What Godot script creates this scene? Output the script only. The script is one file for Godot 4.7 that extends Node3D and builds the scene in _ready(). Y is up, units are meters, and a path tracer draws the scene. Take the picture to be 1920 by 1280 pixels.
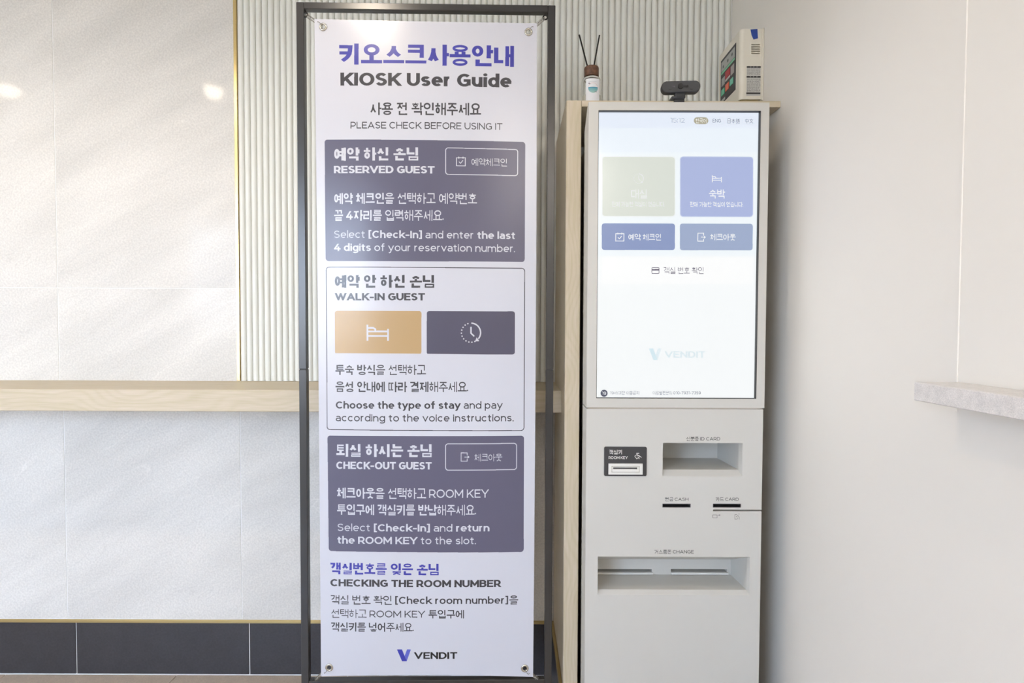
extends Node3D
# A self check-in kiosk in a wooden surround beside a hanging user-guide banner, in a small tiled lobby.

const F := 1067.0            # focal length in pixels of the 1920 x 1280 frame
const PITCH := -1.7
const ROLL := 0.2
var H := 1.2                 # camera height, from the line where the back wall meets the floor
var cam_basis: Basis
const ZW := 1.965            # distance of the back wall from the camera
const ZK := 1.50            # kiosk front
const ZS := 1.595            # front of the wooden surround
var XR := 0.75               # right wall, from the corner at the end of the fluted strips
const XL := -3.95            # left wall
const ZREAR := 2.5           # rear wall
const HC := 2.5              # ceiling
var M := {}
var counts := {}
var rng := RandomNumberGenerator.new()

# ------------------------------------------------------------------ pixel -> point
func ray(px: float, py: float) -> Vector3:
	return cam_basis * Vector3((px - 960.0) / F, -(py - 640.0) / F, -1.0)

func at(px: float, py: float, depth: float) -> Vector3:
	var d := ray(px, py)
	return Vector3(0, H, 0) + d * (depth / -d.z)

# point where a pixel's ray meets the plane through p with normal n
func on_plane(px: float, py: float, p: Vector3, n: Vector3) -> Vector3:
	var d := ray(px, py)
	var o := Vector3(0, H, 0)
	return o + d * ((p - o).dot(n) / d.dot(n))

# ------------------------------------------------------------------ scene helpers
func numbered(called: String) -> String:
	var k: int = counts.get(called, 0)
	counts[called] = k + 1
	return called if k == 0 else "%s_%03d" % [called, k]

func mi(called: String, mesh: Mesh, mat: Material, parent: Node = null, pos := Vector3.ZERO) -> MeshInstance3D:
	var o := MeshInstance3D.new()
	o.mesh = mesh
	o.material_override = mat
	o.position = pos
	if parent == null:
		o.name = numbered(called)
		add_child(o, true)
	else:
		o.name = called
		parent.add_child(o, true)
	return o

func thing(called: String, label: String, category: String, pos := Vector3.ZERO, group := "") -> Node3D:
	var o := Node3D.new()
	o.name = numbered(called)
	add_child(o)
	o.position = pos
	tag(o, label, category, group)
	return o

func tag(o: Node, label: String, category: String, group := "") -> void:
	o.set_meta("label", label)
	o.set_meta("category", category)
	if group:
		o.set_meta("group", group)

func structure(o: Node, label := "", category := "") -> Node:
	o.set_meta("kind", "structure")
	if label:
		o.set_meta("label", label)
		o.set_meta("category", category)
	return o

func mat(called: String, c: Color, rough := 0.6, metal := 0.0, spec := 0.5) -> StandardMaterial3D:
	var m := StandardMaterial3D.new()
	m.resource_name = called
	m.albedo_color = c
	m.roughness = rough
	m.metallic = metal
	m.metallic_specular = spec
	M[called] = m
	return m

func c8(r: int, g: int, b: int) -> Color:
	return Color8(r, g, b)

# ------------------------------------------------------------------ mesh helpers
func new_st() -> SurfaceTool:
	var st := SurfaceTool.new()
	st.begin(Mesh.PRIMITIVE_TRIANGLES)
	return st

func tri(st: SurfaceTool, a: Vector3, b: Vector3, c: Vector3, out: Vector3) -> void:
	var n := (c - a).cross(b - a)
	if n.length_squared() < 1e-18:
		return
	n = n.normalized()
	if n.dot(out) < 0:
		n = -n
		var t := b
		b = c
		c = t
	for p in [a, b, c]:
		st.set_normal(n)
		st.set_uv(Vector2(p.x, p.y))
		st.add_vertex(p)

func quad(st: SurfaceTool, a: Vector3, b: Vector3, c: Vector3, d: Vector3, out: Vector3) -> void:
	tri(st, a, b, c, out)
	tri(st, a, c, d, out)

# chamfered box between two corners
func cbox(st: SurfaceTool, lo: Vector3, hi: Vector3, bev := 0.002) -> void:
	var ctr := (lo + hi) / 2.0
	var h := (hi - lo).abs() / 2.0
	bev = minf(bev, minf(h.x, minf(h.y, h.z)) * 0.9)
	var ax := [Vector3.RIGHT, Vector3.UP, Vector3.BACK]
	for i in 3:
		var j := (i + 1) % 3
		var k := (i + 2) % 3
		for s in [-1.0, 1.0]:
			var n: Vector3 = ax[i] * s
			var c: Vector3 = ctr + n * h[i]
			var u: Vector3 = ax[j] * (h[j] - bev)
			var v: Vector3 = ax[k] * (h[k] - bev)
			quad(st, c - u - v, c + u - v, c + u + v, c - u + v, n)
	if bev <= 0.0:
		return
	for i in 3:
		var j := (i + 1) % 3
		var k := (i + 2) % 3
		for sj in [-1.0, 1.0]:
			for sk in [-1.0, 1.0]:
				var e: Vector3 = ax[i] * (h[i] - bev)
				var p: Vector3 = ctr + ax[j] * sj * h[j] + ax[k] * sk * (h[k] - bev)
				var q: Vector3 = ctr + ax[j] * sj * (h[j] - bev) + ax[k] * sk * h[k]
				quad(st, p - e, p + e, q + e, q - e, ax[j] * sj + ax[k] * sk)
	for sx in [-1.0, 1.0]:
		for sy in [-1.0, 1.0]:
			for sz in [-1.0, 1.0]:
				var s := Vector3(sx, sy, sz)
				tri(st, ctr + s * Vector3(h.x, h.y - bev, h.z - bev), ctr + s * Vector3(h.x - bev, h.y, h.z - bev), ctr + s * Vector3(h.x - bev, h.y - bev, h.z), s)

func box_mesh(lo: Vector3, hi: Vector3, bev := 0.002) -> ArrayMesh:
	var st := new_st()
	cbox(st, lo, hi, bev)
	return st.commit()

# a polygon (convex or not) given in a plane, extruded by vector e
func prism(st: SurfaceTool, pts: Array, e: Vector3) -> void:
	var ctr := Vector3.ZERO
	for p in pts:
		ctr += p
	ctr /= pts.size()
	for i in pts.size():
		var a: Vector3 = pts[i]
		var b: Vector3 = pts[(i + 1) % pts.size()]
		tri(st, ctr, a, b, -e)
		tri(st, ctr + e, a + e, b + e, e)
		var out := (b - a).cross(e)
		if out.dot((a + b) / 2.0 - ctr) < 0:
			out = -out
		quad(st, a, b, b + e, a + e, out)

# surface of revolution about +y: profile of Vector2(radius, y)
func lathe(st: SurfaceTool, prof: Array, n := 28, base := Vector3.ZERO, squash := 1.0) -> void:
	for i in prof.size() - 1:
		var p: Vector2 = prof[i]
		var q: Vector2 = prof[i + 1]
		var nr := Vector2(q.y - p.y, p.x - q.x).normalized()
		for k in n:
			var a0 := TAU * k / n
			var a1 := TAU * (k + 1) / n
			var d0 := Vector3(cos(a0), 0, sin(a0) * squash)
			var d1 := Vector3(cos(a1), 0, sin(a1) * squash)
			var v := [d0 * p.x + Vector3.UP * p.y, d1 * p.x + Vector3.UP * p.y, d1 * q.x + Vector3.UP * q.y, d0 * q.x + Vector3.UP * q.y]
			var nn := [d0 * nr.x + Vector3.UP * nr.y, d1 * nr.x + Vector3.UP * nr.y, d1 * nr.x + Vector3.UP * nr.y, d0 * nr.x + Vector3.UP * nr.y]
			for t in [0, 1, 2, 0, 2, 3]:
				st.set_normal(nn[t])
				st.set_uv(Vector2(0, 0))
				st.add_vertex(base + v[t])

# tube swept along points
func tube(st: SurfaceTool, pts: Array, r: float, n := 8, caps := true) -> void:
	var rings := []
	var up := Vector3.UP
	for i in pts.size():
		var t: Vector3 = (pts[mini(i + 1, pts.size() - 1)] - pts[maxi(i - 1, 0)]).normalized()
		if absf(t.dot(up)) > 0.95:
			up = Vector3.RIGHT
		var s := t.cross(up).normalized()
		up = s.cross(t).normalized()
		var ring := []
		for k in n:
			var a := TAU * k / n
			ring.append([pts[i] + (s * cos(a) + up * sin(a)) * r, s * cos(a) + up * sin(a)])
		rings.append(ring)
	for i in rings.size() - 1:
		for k in n:
			var a = rings[i][k]
			var b = rings[i][(k + 1) % n]
			var c = rings[i + 1][(k + 1) % n]
			var d = rings[i + 1][k]
			for v in [a, b, c, a, c, d]:
				st.set_normal(v[1])
				st.set_uv(Vector2(0, 0))
				st.add_vertex(v[0])
	if caps:
		for e in [0, rings.size() - 1]:
			var out: Vector3 = pts[e] - pts[1 if e == 0 else e - 1]
			for k in n:
				tri(st, pts[e], rings[e][k][0], rings[e][(k + 1) % n][0], out)

func torus(st: SurfaceTool, c: Vector3, axis: Vector3, big: float, small: float, n := 24, flat := 1.0) -> void:
	var u := axis.cross(Vector3.UP if absf(axis.y) < 0.9 else Vector3.RIGHT).normalized()
	var w := u.cross(axis).normalized()
	for i in n:
		for k in 8:
			var v := []
			for e in [[i, k], [i + 1, k], [i + 1, k + 1], [i, k + 1]]:
				var a: float = TAU * e[0] / n
				var b: float = TAU * e[1] / 8.0
				var d := u * cos(a) + w * sin(a)
				v.append([c + d * (big + small * cos(b)) + axis * small * flat * sin(b), d * cos(b) + axis * sin(b)])
			for t in [0, 1, 2, 0, 2, 3]:
				st.set_normal(v[t][1])
				st.set_uv(Vector2.ZERO)
				st.add_vertex(v[t][0])

# rounded rectangle outline as points, centre-free: corners lo..hi
func rrect(lo: Vector2, hi: Vector2, r: float, seg := 6) -> PackedVector2Array:
	var out := PackedVector2Array()
	for q in 4:
		var c := Vector2(hi.x - r if q == 0 or q == 3 else lo.x + r, hi.y - r if q < 2 else lo.y + r)
		for k in seg + 1:
			var a := PI / 2 * (q + float(k) / seg)
			out.append(c + Vector2(cos(a), sin(a)) * r)
	return out

# ------------------------------------------------------------------ print: a pen that draws with outlines of its own
# Latin letters: strokes in a unit box; v 0..1 is baseline..x-height (or cap height), 2 the ascender, -1 the descender
const CAPS := {
	"A": [0.72, ["L", 0, 0, 0.5, 1, 1, 0], ["L", 0.17, 0.27, 0.83, 0.27]],
	"B": [0.58, ["L", 0, 0, 0, 1], ["L", 0, 1, 0.58, 1], ["A", 0.58, 0.77, 0.36, 0.23, 90, -90], ["L", 0, 0.54, 0.6, 0.54], ["A", 0.6, 0.27, 0.4, 0.27, 90, -90], ["L", 0, 0, 0.6, 0]],
	"C": [0.66, ["A", 0.56, 0.5, 0.56, 0.5, 44, 316]],
	"D": [0.66, ["L", 0, 0, 0, 1], ["L", 0, 1, 0.45, 1], ["A", 0.45, 0.5, 0.55, 0.5, 90, -90], ["L", 0, 0, 0.45, 0]],
	"E": [0.52, ["L", 0, 0, 0, 1], ["L", 0, 1, 1, 1], ["L", 0, 0.52, 0.88, 0.52], ["L", 0, 0, 1, 0]],
	"F": [0.52, ["L", 0, 0, 0, 1], ["L", 0, 1, 1, 1], ["L", 0, 0.48, 0.88, 0.48]],
	"G": [0.68, ["A", 0.55, 0.5, 0.55, 0.5, 47, 318], ["L", 0.97, 0.12, 0.97, 0.47], ["L", 0.66, 0.47, 0.97, 0.47]],
	"H": [0.64, ["L", 0, 0, 0, 1], ["L", 1, 0, 1, 1], ["L", 0, 0.52, 1, 0.52]],
	"I": [0.0, ["L", 0, 0, 0, 1]],
	"K": [0.62, ["L", 0, 0, 0, 1], ["L", 0, 0.3, 0.92, 1], ["L", 0.36, 0.58, 0.97, 0]],
	"L": [0.48, ["L", 0, 1, 0, 0], ["L", 0, 0, 1, 0]],
	"M": [0.78, ["L", 0, 0, 0, 1], ["L", 0.03, 0.95, 0.5, 0.24, 0.97, 0.95], ["L", 1, 0, 1, 1]],
	"N": [0.64, ["L", 0, 0, 0, 1], ["L", 0.03, 0.95, 0.97, 0.05], ["L", 1, 0, 1, 1]],
	"O": [0.76, ["O", 0.5, 0.5, 0.5, 0.5]],
	"P": [0.56, ["L", 0, 0, 0, 1], ["L", 0, 1, 0.52, 1], ["A", 0.52, 0.67, 0.48, 0.33, 90, -90], ["L", 0, 0.34, 0.52, 0.34]],
	"R": [0.58, ["L", 0, 0, 0, 1], ["L", 0, 1, 0.5, 1], ["A", 0.5, 0.67, 0.48, 0.33, 90, -90], ["L", 0, 0.34, 0.5, 0.34], ["L", 0.58, 0.34, 0.95, 0]],
	"S": [0.55, ["S", 0.93, 0.87, 0.75, 0.97, 0.5, 1, 0.2, 0.94, 0.05, 0.76, 0.17, 0.6, 0.5, 0.51, 0.85, 0.41, 0.97, 0.24, 0.8, 0.06, 0.5, 0, 0.24, 0.03, 0.03, 0.15]],
	"T": [0.58, ["L", 0, 1, 1, 1], ["L", 0.5, 0, 0.5, 1]],
	"U": [0.63, ["L", 0, 1, 0, 0.38], ["A", 0.5, 0.38, 0.5, 0.38, 180, 360], ["L", 1, 0.38, 1, 1]],
	"V": [0.72, ["L", 0, 1, 0.5, 0, 1, 1]],
	"W": [1.08, ["L", 0, 1, 0.26, 0, 0.5, 1, 0.74, 0, 1, 1]],
	"Y": [0.66, ["L", 0, 1, 0.5, 0.42, 1, 1], ["L", 0.5, 0, 0.5, 0.42]],
	"0": [0.6, ["O", 0.5, 0.5, 0.5, 0.5]],
	"1": [0.24, ["L", 0, 1, 1, 1], ["L", 1, 0, 1, 1]],
	"2": [0.5, ["S", 0.03, 0.82, 0.2, 0.97, 0.48, 1, 0.85, 0.9, 0.93, 0.7, 0.75, 0.42, 0.05, 0], ["L", 0, 0, 1, 0]],
	"3": [0.52, ["L", 0.05, 1, 0.92, 1], ["L", 0.9, 1, 0.45, 0.58], ["S", 0.42, 0.58, 0.75, 0.54, 0.98, 0.29, 0.8, 0.06, 0.48, 0, 0.2, 0.03, 0, 0.13]],
	"4": [0.6, ["L", 0.6, 1, 0, 0.28], ["L", 0, 0.26, 1, 0.26], ["L", 0.72, 0, 0.72, 0.52]],
	"5": [0.52, ["L", 0.14, 1, 0.92, 1], ["L", 0.14, 1, 0.09, 0.58], ["S", 0.09, 0.58, 0.5, 0.6, 0.88, 0.5, 1, 0.3, 0.84, 0.06, 0.46, 0, 0.18, 0.03, 0, 0.13]],
	"7": [0.54, ["L", 0, 1, 1, 1], ["L", 1, 1, 0.35, 0]],
	"9": [0.54, ["O", 0.48, 0.68, 0.48, 0.32], ["S", 0.96, 0.68, 0.98, 0.36, 0.78, 0.07, 0.45, 0, 0.12, 0.05]],
	"-": [0.26, ["L", 0, 0.38, 1, 0.38]],
	".": [0.0, ["P", 0, 0]],
	":": [0.0, ["P", 0, 0.1], ["P", 0, 0.68]],
	"[": [0.16, ["L", 1, 1.12, 0, 1.12], ["L", 0, 1.12, 0, -0.14], ["L", 0, -0.14, 1, -0.14]],
	"]": [0.16, ["L", 0, 1.12, 1, 1.12], ["L", 1, 1.12, 1, -0.14], ["L", 1, -0.14, 0, -0.14]],
}
const LOWER := {
	"a": [0.44, ["S", 0.06, 0.9, 0.28, 0.99, 0.52, 1, 0.86, 0.9, 1, 0.6], ["L", 1, 0, 1, 0.62], ["L", 0.42, 0.57, 1, 0.57], ["A", 0.42, 0.285, 0.42, 0.285, 90, 270], ["S", 0.42, 0, 0.62, 0.01, 0.88, 0.1, 1, 0.28]],
	"b": [0.5, ["L", 0, 0, 0, 2], ["O", 0.5, 0.5, 0.5, 0.5]],
	"c": [0.46, ["A", 0.55, 0.5, 0.55, 0.5, 46, 314]],
	"d": [0.5, ["L", 1, 0, 1, 2], ["O", 0.5, 0.5, 0.5, 0.5]],
	"e": [0.5, ["L", 0.02, 0.5, 0.98, 0.5], ["A", 0.5, 0.5, 0.5, 0.5, 0, 312]],
	"f": [0.3, ["L", 0.4, 0, 0.4, 1.6], ["S", 0.4, 1.5, 0.48, 1.88, 0.72, 2, 1, 1.95], ["L", 0, 0.97, 0.9, 0.97]],
	"g": [0.5, ["O", 0.5, 0.5, 0.5, 0.5], ["L", 1, 1, 1, -0.2], ["S", 1, -0.15, 0.92, -0.75, 0.5, -1, 0.2, -0.95, 0.03, -0.75]],
	"h": [0.46, ["L", 0, 0, 0, 2], ["A", 0.5, 0.54, 0.5, 0.46, 180, 0], ["L", 1, 0, 1, 0.56]],
	"i": [0.0, ["L", 0, 0, 0, 1], ["P", 0, 9]],
	"k": [0.48, ["L", 0, 0, 0, 2], ["L", 0, 0.28, 0.9, 1], ["L", 0.36, 0.58, 1, 0]],
	"l": [0.0, ["L", 0, 0, 0, 2]],
	"m": [0.82, ["L", 0, 0, 0, 1], ["A", 0.25, 0.56, 0.25, 0.44, 180, 0], ["L", 0.5, 0, 0.5, 0.58], ["A", 0.75, 0.56, 0.25, 0.44, 180, 0], ["L", 1, 0, 1, 0.58]],
	"n": [0.46, ["L", 0, 0, 0, 1], ["A", 0.5, 0.54, 0.5, 0.46, 180, 0], ["L", 1, 0, 1, 0.56]],
	"o": [0.52, ["O", 0.5, 0.5, 0.5, 0.5]],
	"p": [0.5, ["L", 0, -1, 0, 1], ["O", 0.5, 0.5, 0.5, 0.5]],
	"r": [0.24, ["L", 0, 0, 0, 1], ["S", 0, 0.5, 0.2, 0.88, 0.55, 1, 1, 1]],
	"s": [0.4, ["S", 0.92, 0.87, 0.72, 0.98, 0.5, 1, 0.18, 0.93, 0.06, 0.75, 0.2, 0.58, 0.5, 0.51, 0.82, 0.43, 0.97, 0.26, 0.8, 0.06, 0.5, 0, 0.24, 0.03, 0.03, 0.14]],
	"t": [0.28, ["L", 0.38, 0.3, 0.38, 1.55], ["S", 0.38, 0.36, 0.46, 0.08, 0.72, 0, 1, 0.06], ["L", 0, 0.97, 0.9, 0.97]],
	"u": [0.46, ["L", 1, 0, 1, 1], ["A", 0.5, 0.46, 0.5, 0.46, 180, 360], ["L", 0, 0.44, 0, 1]],
	"v": [0.48, ["L", 0, 1, 0.5, 0, 1, 1]],
	"y": [0.48, ["L", 0, 1, 0.5, 0.02], ["L", 1, 1, 0.46, -0.15], ["S", 0.48, -0.1, 0.34, -0.8, 0.18, -1, 0, -0.93]],
}
# jamo: strokes in a unit box, y down
const LEAD := ["ㄱ", "ㄲ", "ㄴ", "ㄷ", "ㄸ", "ㄹ", "ㅁ", "ㅂ", "ㅃ", "ㅅ", "ㅆ", "ㅇ", "ㅈ", "ㅉ", "ㅊ", "ㅋ", "ㅌ", "ㅍ", "ㅎ"]
const VOWEL := ["ㅏ", "ㅐ", "ㅑ", "ㅒ", "ㅓ", "ㅔ", "ㅕ", "ㅖ", "ㅗ", "ㅘ", "ㅙ", "ㅚ", "ㅛ", "ㅜ", "ㅝ", "ㅞ", "ㅟ", "ㅠ", "ㅡ", "ㅢ", "ㅣ"]
const TAIL := ["", "ㄱ", "ㄲ", "ㄳ", "ㄴ", "ㄵ", "ㄶ", "ㄷ", "ㄹ", "ㄺ", "ㄻ", "ㄼ", "ㄽ", "ㄾ", "ㄿ", "ㅀ", "ㅁ", "ㅂ", "ㅄ", "ㅅ", "ㅆ", "ㅇ", "ㅈ", "ㅊ", "ㅋ", "ㅌ", "ㅍ", "ㅎ"]
const JAMO := {
	"ㄱ": [1.3, ["L", 0, 0, 1, 0, 1, 1]],
	"ㄱv": [1.3, ["L", 0, 0, 1, 0], ["S", 0.98, 0, 0.93, 0.38, 0.68, 0.72, 0.12, 1]],
	"ㄴ": [1.3, ["L", 0, 0, 0, 1, 1, 1]],
	"ㄷ": [2, ["L", 1, 0, 0, 0, 0, 1, 1, 1]],
	"ㄹ": [3, ["L", 0, 0, 1, 0, 1, 0.5, 0, 0.5, 0, 1, 1, 1]],
	"ㅁ": [2, ["L", 0, 0, 1, 0], ["L", 0, 1, 1, 1], ["L", 0, 0, 0, 1], ["L", 1, 0, 1, 1]],
	"ㅂ": [2.3, ["L", 0, 0, 0, 1], ["L", 1, 0, 1, 1], ["L", 0, 0.42, 1, 0.42], ["L", 0, 1, 1, 1]],
	"ㅅ": [1.4, ["S", 0.5, 0, 0.48, 0.3, 0.3, 0.68, 0, 1], ["S", 0.48, 0.3, 0.68, 0.7, 1, 1]],
	"ㅇ": [2, ["O", 0.5, 0.5, 0.5, 0.5]],
	"ㅈ": [2, ["L", 0, 0, 1, 0], ["S", 0.5, 0, 0.47, 0.35, 0.3, 0.7, 0, 1], ["S", 0.47, 0.38, 0.68, 0.72, 1, 1]],
	"ㅊ": [2.7, ["L", 0.5, 0, 0.5, 0.3], ["L", 0, 0.26, 1, 0.26], ["S", 0.5, 0.26, 0.47, 0.5, 0.3, 0.78, 0, 1], ["S", 0.47, 0.52, 0.68, 0.78, 1, 1]],
	"ㅋ": [2.2, ["L", 0, 0, 1, 0, 1, 1], ["L", 0, 0.5, 1, 0.5]],
	"ㅋv": [2.2, ["L", 0, 0, 1, 0], ["S", 0.98, 0, 0.93, 0.38, 0.68, 0.72, 0.12, 1], ["L", 0.02, 0.44, 0.9, 0.44]],
	"ㅌ": [3, ["L", 1, 0, 0, 0, 0, 1, 1, 1], ["L", 0, 0.5, 1, 0.5]],
	"ㅍ": [2, ["L", 0, 0, 1, 0], ["L", 0, 1, 1, 1], ["L", 0.28, 0, 0.28, 1], ["L", 0.72, 0, 0.72, 1]],
	"ㅎ": [3.2, ["L", 0.5, 0, 0.5, 0.2], ["L", 0, 0.24, 1, 0.24], ["O", 0.5, 0.74, 0.38, 0.26]],
	"ㅏ": [1, ["L", 0.3, 0, 0.3, 1], ["L", 0.3, 0.47, 1, 0.47]],
	"ㅐ": [1, ["L", 0.12, 0.03, 0.12, 0.97], ["L", 1, 0, 1, 1], ["L", 0.12, 0.47, 1, 0.47]],
	"ㅑ": [1, ["L", 0.3, 0, 0.3, 1], ["L", 0.3, 0.32, 1, 0.32], ["L", 0.3, 0.63, 1, 0.63]],
	"ㅓ": [1, ["L", 0.8, 0, 0.8, 1], ["L", 0, 0.45, 0.8, 0.45]],
	"ㅔ": [1, ["L", 0.5, 0.03, 0.5, 0.97], ["L", 1, 0, 1, 1], ["L", 0, 0.45, 0.5, 0.45]],
	"ㅕ": [1, ["L", 0.8, 0, 0.8, 1], ["L", 0, 0.3, 0.8, 0.3], ["L", 0, 0.6, 0.8, 0.6]],
	"ㅖ": [1, ["L", 0.5, 0.03, 0.5, 0.97], ["L", 1, 0, 1, 1], ["L", 0, 0.3, 0.5, 0.3], ["L", 0, 0.6, 0.5, 0.6]],
	"ㅣ": [1, ["L", 0.7, 0, 0.7, 1]],
	"ㅗ": [1.4, ["L", 0, 1, 1, 1], ["L", 0.5, 0, 0.5, 1]],
	"ㅛ": [1.4, ["L", 0, 1, 1, 1], ["L", 0.3, 0, 0.3, 1], ["L", 0.7, 0, 0.7, 1]],
	"ㅜ": [1.4, ["L", 0, 0, 1, 0], ["L", 0.5, 0, 0.5, 1]],
	"ㅠ": [1.4, ["L", 0, 0, 1, 0], ["L", 0.3, 0, 0.3, 1], ["L", 0.7, 0, 0.7, 1]],
	"ㅡ": [1, ["L", 0, 0.5, 1, 0.5]],
}
# the few Han characters on the screen's language buttons, in a unit box, y down
const HAN := {
	"日": [["L", 0.18, 0.02, 0.82, 0.02], ["L", 0.18, 0, 0.18, 1], ["L", 0.82, 0, 0.82, 1], ["L", 0.18, 0.48, 0.82, 0.48], ["L", 0.18, 0.95, 0.82, 0.95]],
	"本": [["L", 0.02, 0.25, 0.98, 0.25], ["L", 0.5, 0, 0.5, 1], ["L", 0.5, 0.27, 0.02, 0.75], ["L", 0.5, 0.27, 0.98, 0.75], ["L", 0.25, 0.76, 0.75, 0.76]],
	"語": [["L", 0, 0.16, 0.36, 0.16], ["L", 0.06, 0.34, 0.32, 0.34], ["L", 0.06, 0.5, 0.32, 0.5], ["L", 0.06, 0.66, 0.32, 0.66, 0.32, 0.98, 0.06, 0.98, 0.06, 0.66], ["L", 0.16, 0, 0.22, 0.08], ["L", 0.46, 0.06, 1, 0.06], ["L", 0.66, 0.06, 0.58, 0.52], ["L", 0.48, 0.27, 0.88, 0.27, 0.86, 0.52], ["L", 0.42, 0.52, 1, 0.52], ["L", 0.52, 0.66, 0.92, 0.66, 0.92, 0.98, 0.52, 0.98, 0.52, 0.66]],
	"中": [["L", 0.08, 0.22, 0.92, 0.22, 0.92, 0.68, 0.08, 0.68, 0.08, 0.22], ["L", 0.5, 0, 0.5, 1]],
	"文": [["L", 0.02, 0.22, 0.98, 0.22], ["L", 0.46, 0, 0.54, 0.18], ["L", 0.76, 0.24, 0.56, 0.68, 0.02, 0.98], ["L", 0.24, 0.24, 0.44, 0.66, 0.98, 0.98]],
}

class Pen:
	var host: Node
	var img: Image
	var st: SurfaceTool
	var col := Color.BLACK
	var px_to: Callable      # photograph pixel -> surface coordinates
	var lift: Callable       # surface coordinates -> point (mesh print)
	var out := Vector3.BACK
	var T := Transform2D()
	var clip_lo := -1e9
	var clip_hi := 1e9

	func poly(pts: PackedVector2Array) -> void:
		if clip_lo > -1e8:
			pts = clip(pts)
			if pts.size() < 3:
				return
		if st:
			var a: Vector3 = lift.call(T * pts[0])
			for i in range(1, pts.size() - 1):
				host.tri(st, a, lift.call(T * pts[i]), lift.call(T * pts[i + 1]), out)
			return
		var q := PackedVector2Array()
		var lo := 1e9
		var hi := -1e9
		for p in pts:
			var t := T * p
			q.append(t)
			lo = minf(lo, t.y)
			hi = maxf(hi, t.y)
		var n := q.size()
		var w := img.get_width()
		for y in range(maxi(0, ceili(lo - 0.5)), mini(img.get_height() - 1, floori(hi - 0.5)) + 1):
			var yc := y + 0.5
			var xa := 1e9
			var xb := -1e9
			for i in n:
				var a := q[i]
				var b := q[(i + 1) % n]
				if (a.y <= yc) != (b.y <= yc):
					var x := a.x + (b.x - a.x) * (yc - a.y) / (b.y - a.y)
					xa = minf(xa, x)
					xb = maxf(xb, x)
			var x0 := maxi(0, ceili(xa - 0.5))
			var x1 := mini(w - 1, floori(xb - 0.5))
			if x1 >= x0:
				img.fill_rect(Rect2i(x0, y, x1 - x0 + 1, 1), col)

	func clip(pts: PackedVector2Array) -> PackedVector2Array:
		for side in 2:
			var lim := clip_lo if side == 0 else clip_hi
			var sg := 1.0 if side == 0 else -1.0
			var r := PackedVector2Array()
			for i in pts.size():
				var a := pts[i]
				var b := pts[(i + 1) % pts.size()]
				var da := (a.y - lim) * sg
				var db := (b.y - lim) * sg
				if da >= 0:
					r.append(a)
				if (da >= 0) != (db >= 0):
					r.append(a.lerp(b, da / (da - db)))
			pts = r
			if pts.size() < 3:
				break
		return pts

	func stroke(p: PackedVector2Array, w: float, closed := false) -> void:
		var n := p.size()
		var off := PackedVector2Array()
		for i in n:
			var d0 := (p[i] - p[i - 1 if i > 0 else n - 1]).normalized() if i > 0 or closed else Vector2.ZERO
			var d1 := (p[(i + 1) % n] - p[i]).normalized() if i < n - 1 or closed else Vector2.ZERO
			if d0 == Vector2.ZERO:
				d0 = d1
			if d1 == Vector2.ZERO:
				d1 = d0
			var m := (d0.orthogonal() + d1.orthogonal())
			if m.length() < 0.1:
				m = d0.orthogonal()
			m = m.normalized()
			off.append(m * (w / 2.0) / maxf(0.25, m.dot(d0.orthogonal())))
		for i in (n if closed else n - 1):
			var j := (i + 1) % n
			poly(PackedVector2Array([p[i] + off[i], p[j] + off[j], p[j] - off[j], p[i] - off[i]]))

	# glyph strokes: f maps the unit box to local coordinates (y up)
	func draw(strokes: Array, f: Callable, w: float) -> void:
		for s in strokes:
			if s is float or s is int:
				continue
			clip_lo = -1e9
			clip_hi = 1e9
			match s[0]:
				"L":
					var p := PackedVector2Array()
					var lo := 1e9
					var hi := -1e9
					for i in range(1, s.size(), 2):
						var q: Vector2 = f.call(s[i], s[i + 1])
						p.append(q)
						lo = minf(lo, q.y)
						hi = maxf(hi, q.y)
					clip_lo = lo - w / 2.0
					clip_hi = hi + w / 2.0
					for e in [0, 1]:
						var i := 0 if e == 0 else p.size() - 1
						var d := (p[i] - p[1 if e == 0 else i - 1]).normalized()
						var slant := absf(d.x * d.y) > 0.05
						var vv: float = s[2 + 2 * i]
						if not slant:
							p[i] += d * (w / 2.0)
						elif vv == 0.0 or vv == 1.0:
							p[i] += d * w
					if p.size() == 2 and absf(p[0].y - p[1].y) < 1e-6:
						clip_lo -= 1.0
						clip_hi += 1.0
					stroke(p, w)
				"S":
					var c := []
					for i in range(1, s.size(), 2):
						c.append(f.call(s[i], s[i + 1]))
					var p := PackedVector2Array()
					for i in c.size() - 1:
						var a: Vector2 = c[maxi(i - 1, 0)]
						var b: Vector2 = c[i]
						var d: Vector2 = c[i + 1]
						var e: Vector2 = c[mini(i + 2, c.size() - 1)]
						for k in 4:
							p.append(b.cubic_interpolate(d, a, e, k / 4.0))
					p.append(c[-1])
					stroke(p, w)
				"A", "O":
					var p := PackedVector2Array()
					var a0: float = s[5] if s[0] == "A" else 0.0
					var a1: float = s[6] if s[0] == "A" else 360.0
					var k := maxi(6, int(absf(a1 - a0) / 15.0))
					for i in (k + 1 if s[0] == "A" else k):
						var a := deg_to_rad(a0 + (a1 - a0) * i / k)
						p.append(f.call(s[1] + s[3] * cos(a), s[2] + s[4] * sin(a)))
					stroke(p, w, s[0] == "O")
				"P":
					var q: Vector2 = f.call(s[1], s[2])
					var r := maxf(w * 0.56, 0.062)
					var p := PackedVector2Array()
					for i in 14:
						p.append(q + Vector2.from_angle(TAU * i / 14) * r)
					poly(p)
		clip_lo = -1e9
		clip_hi = 1e9

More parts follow.
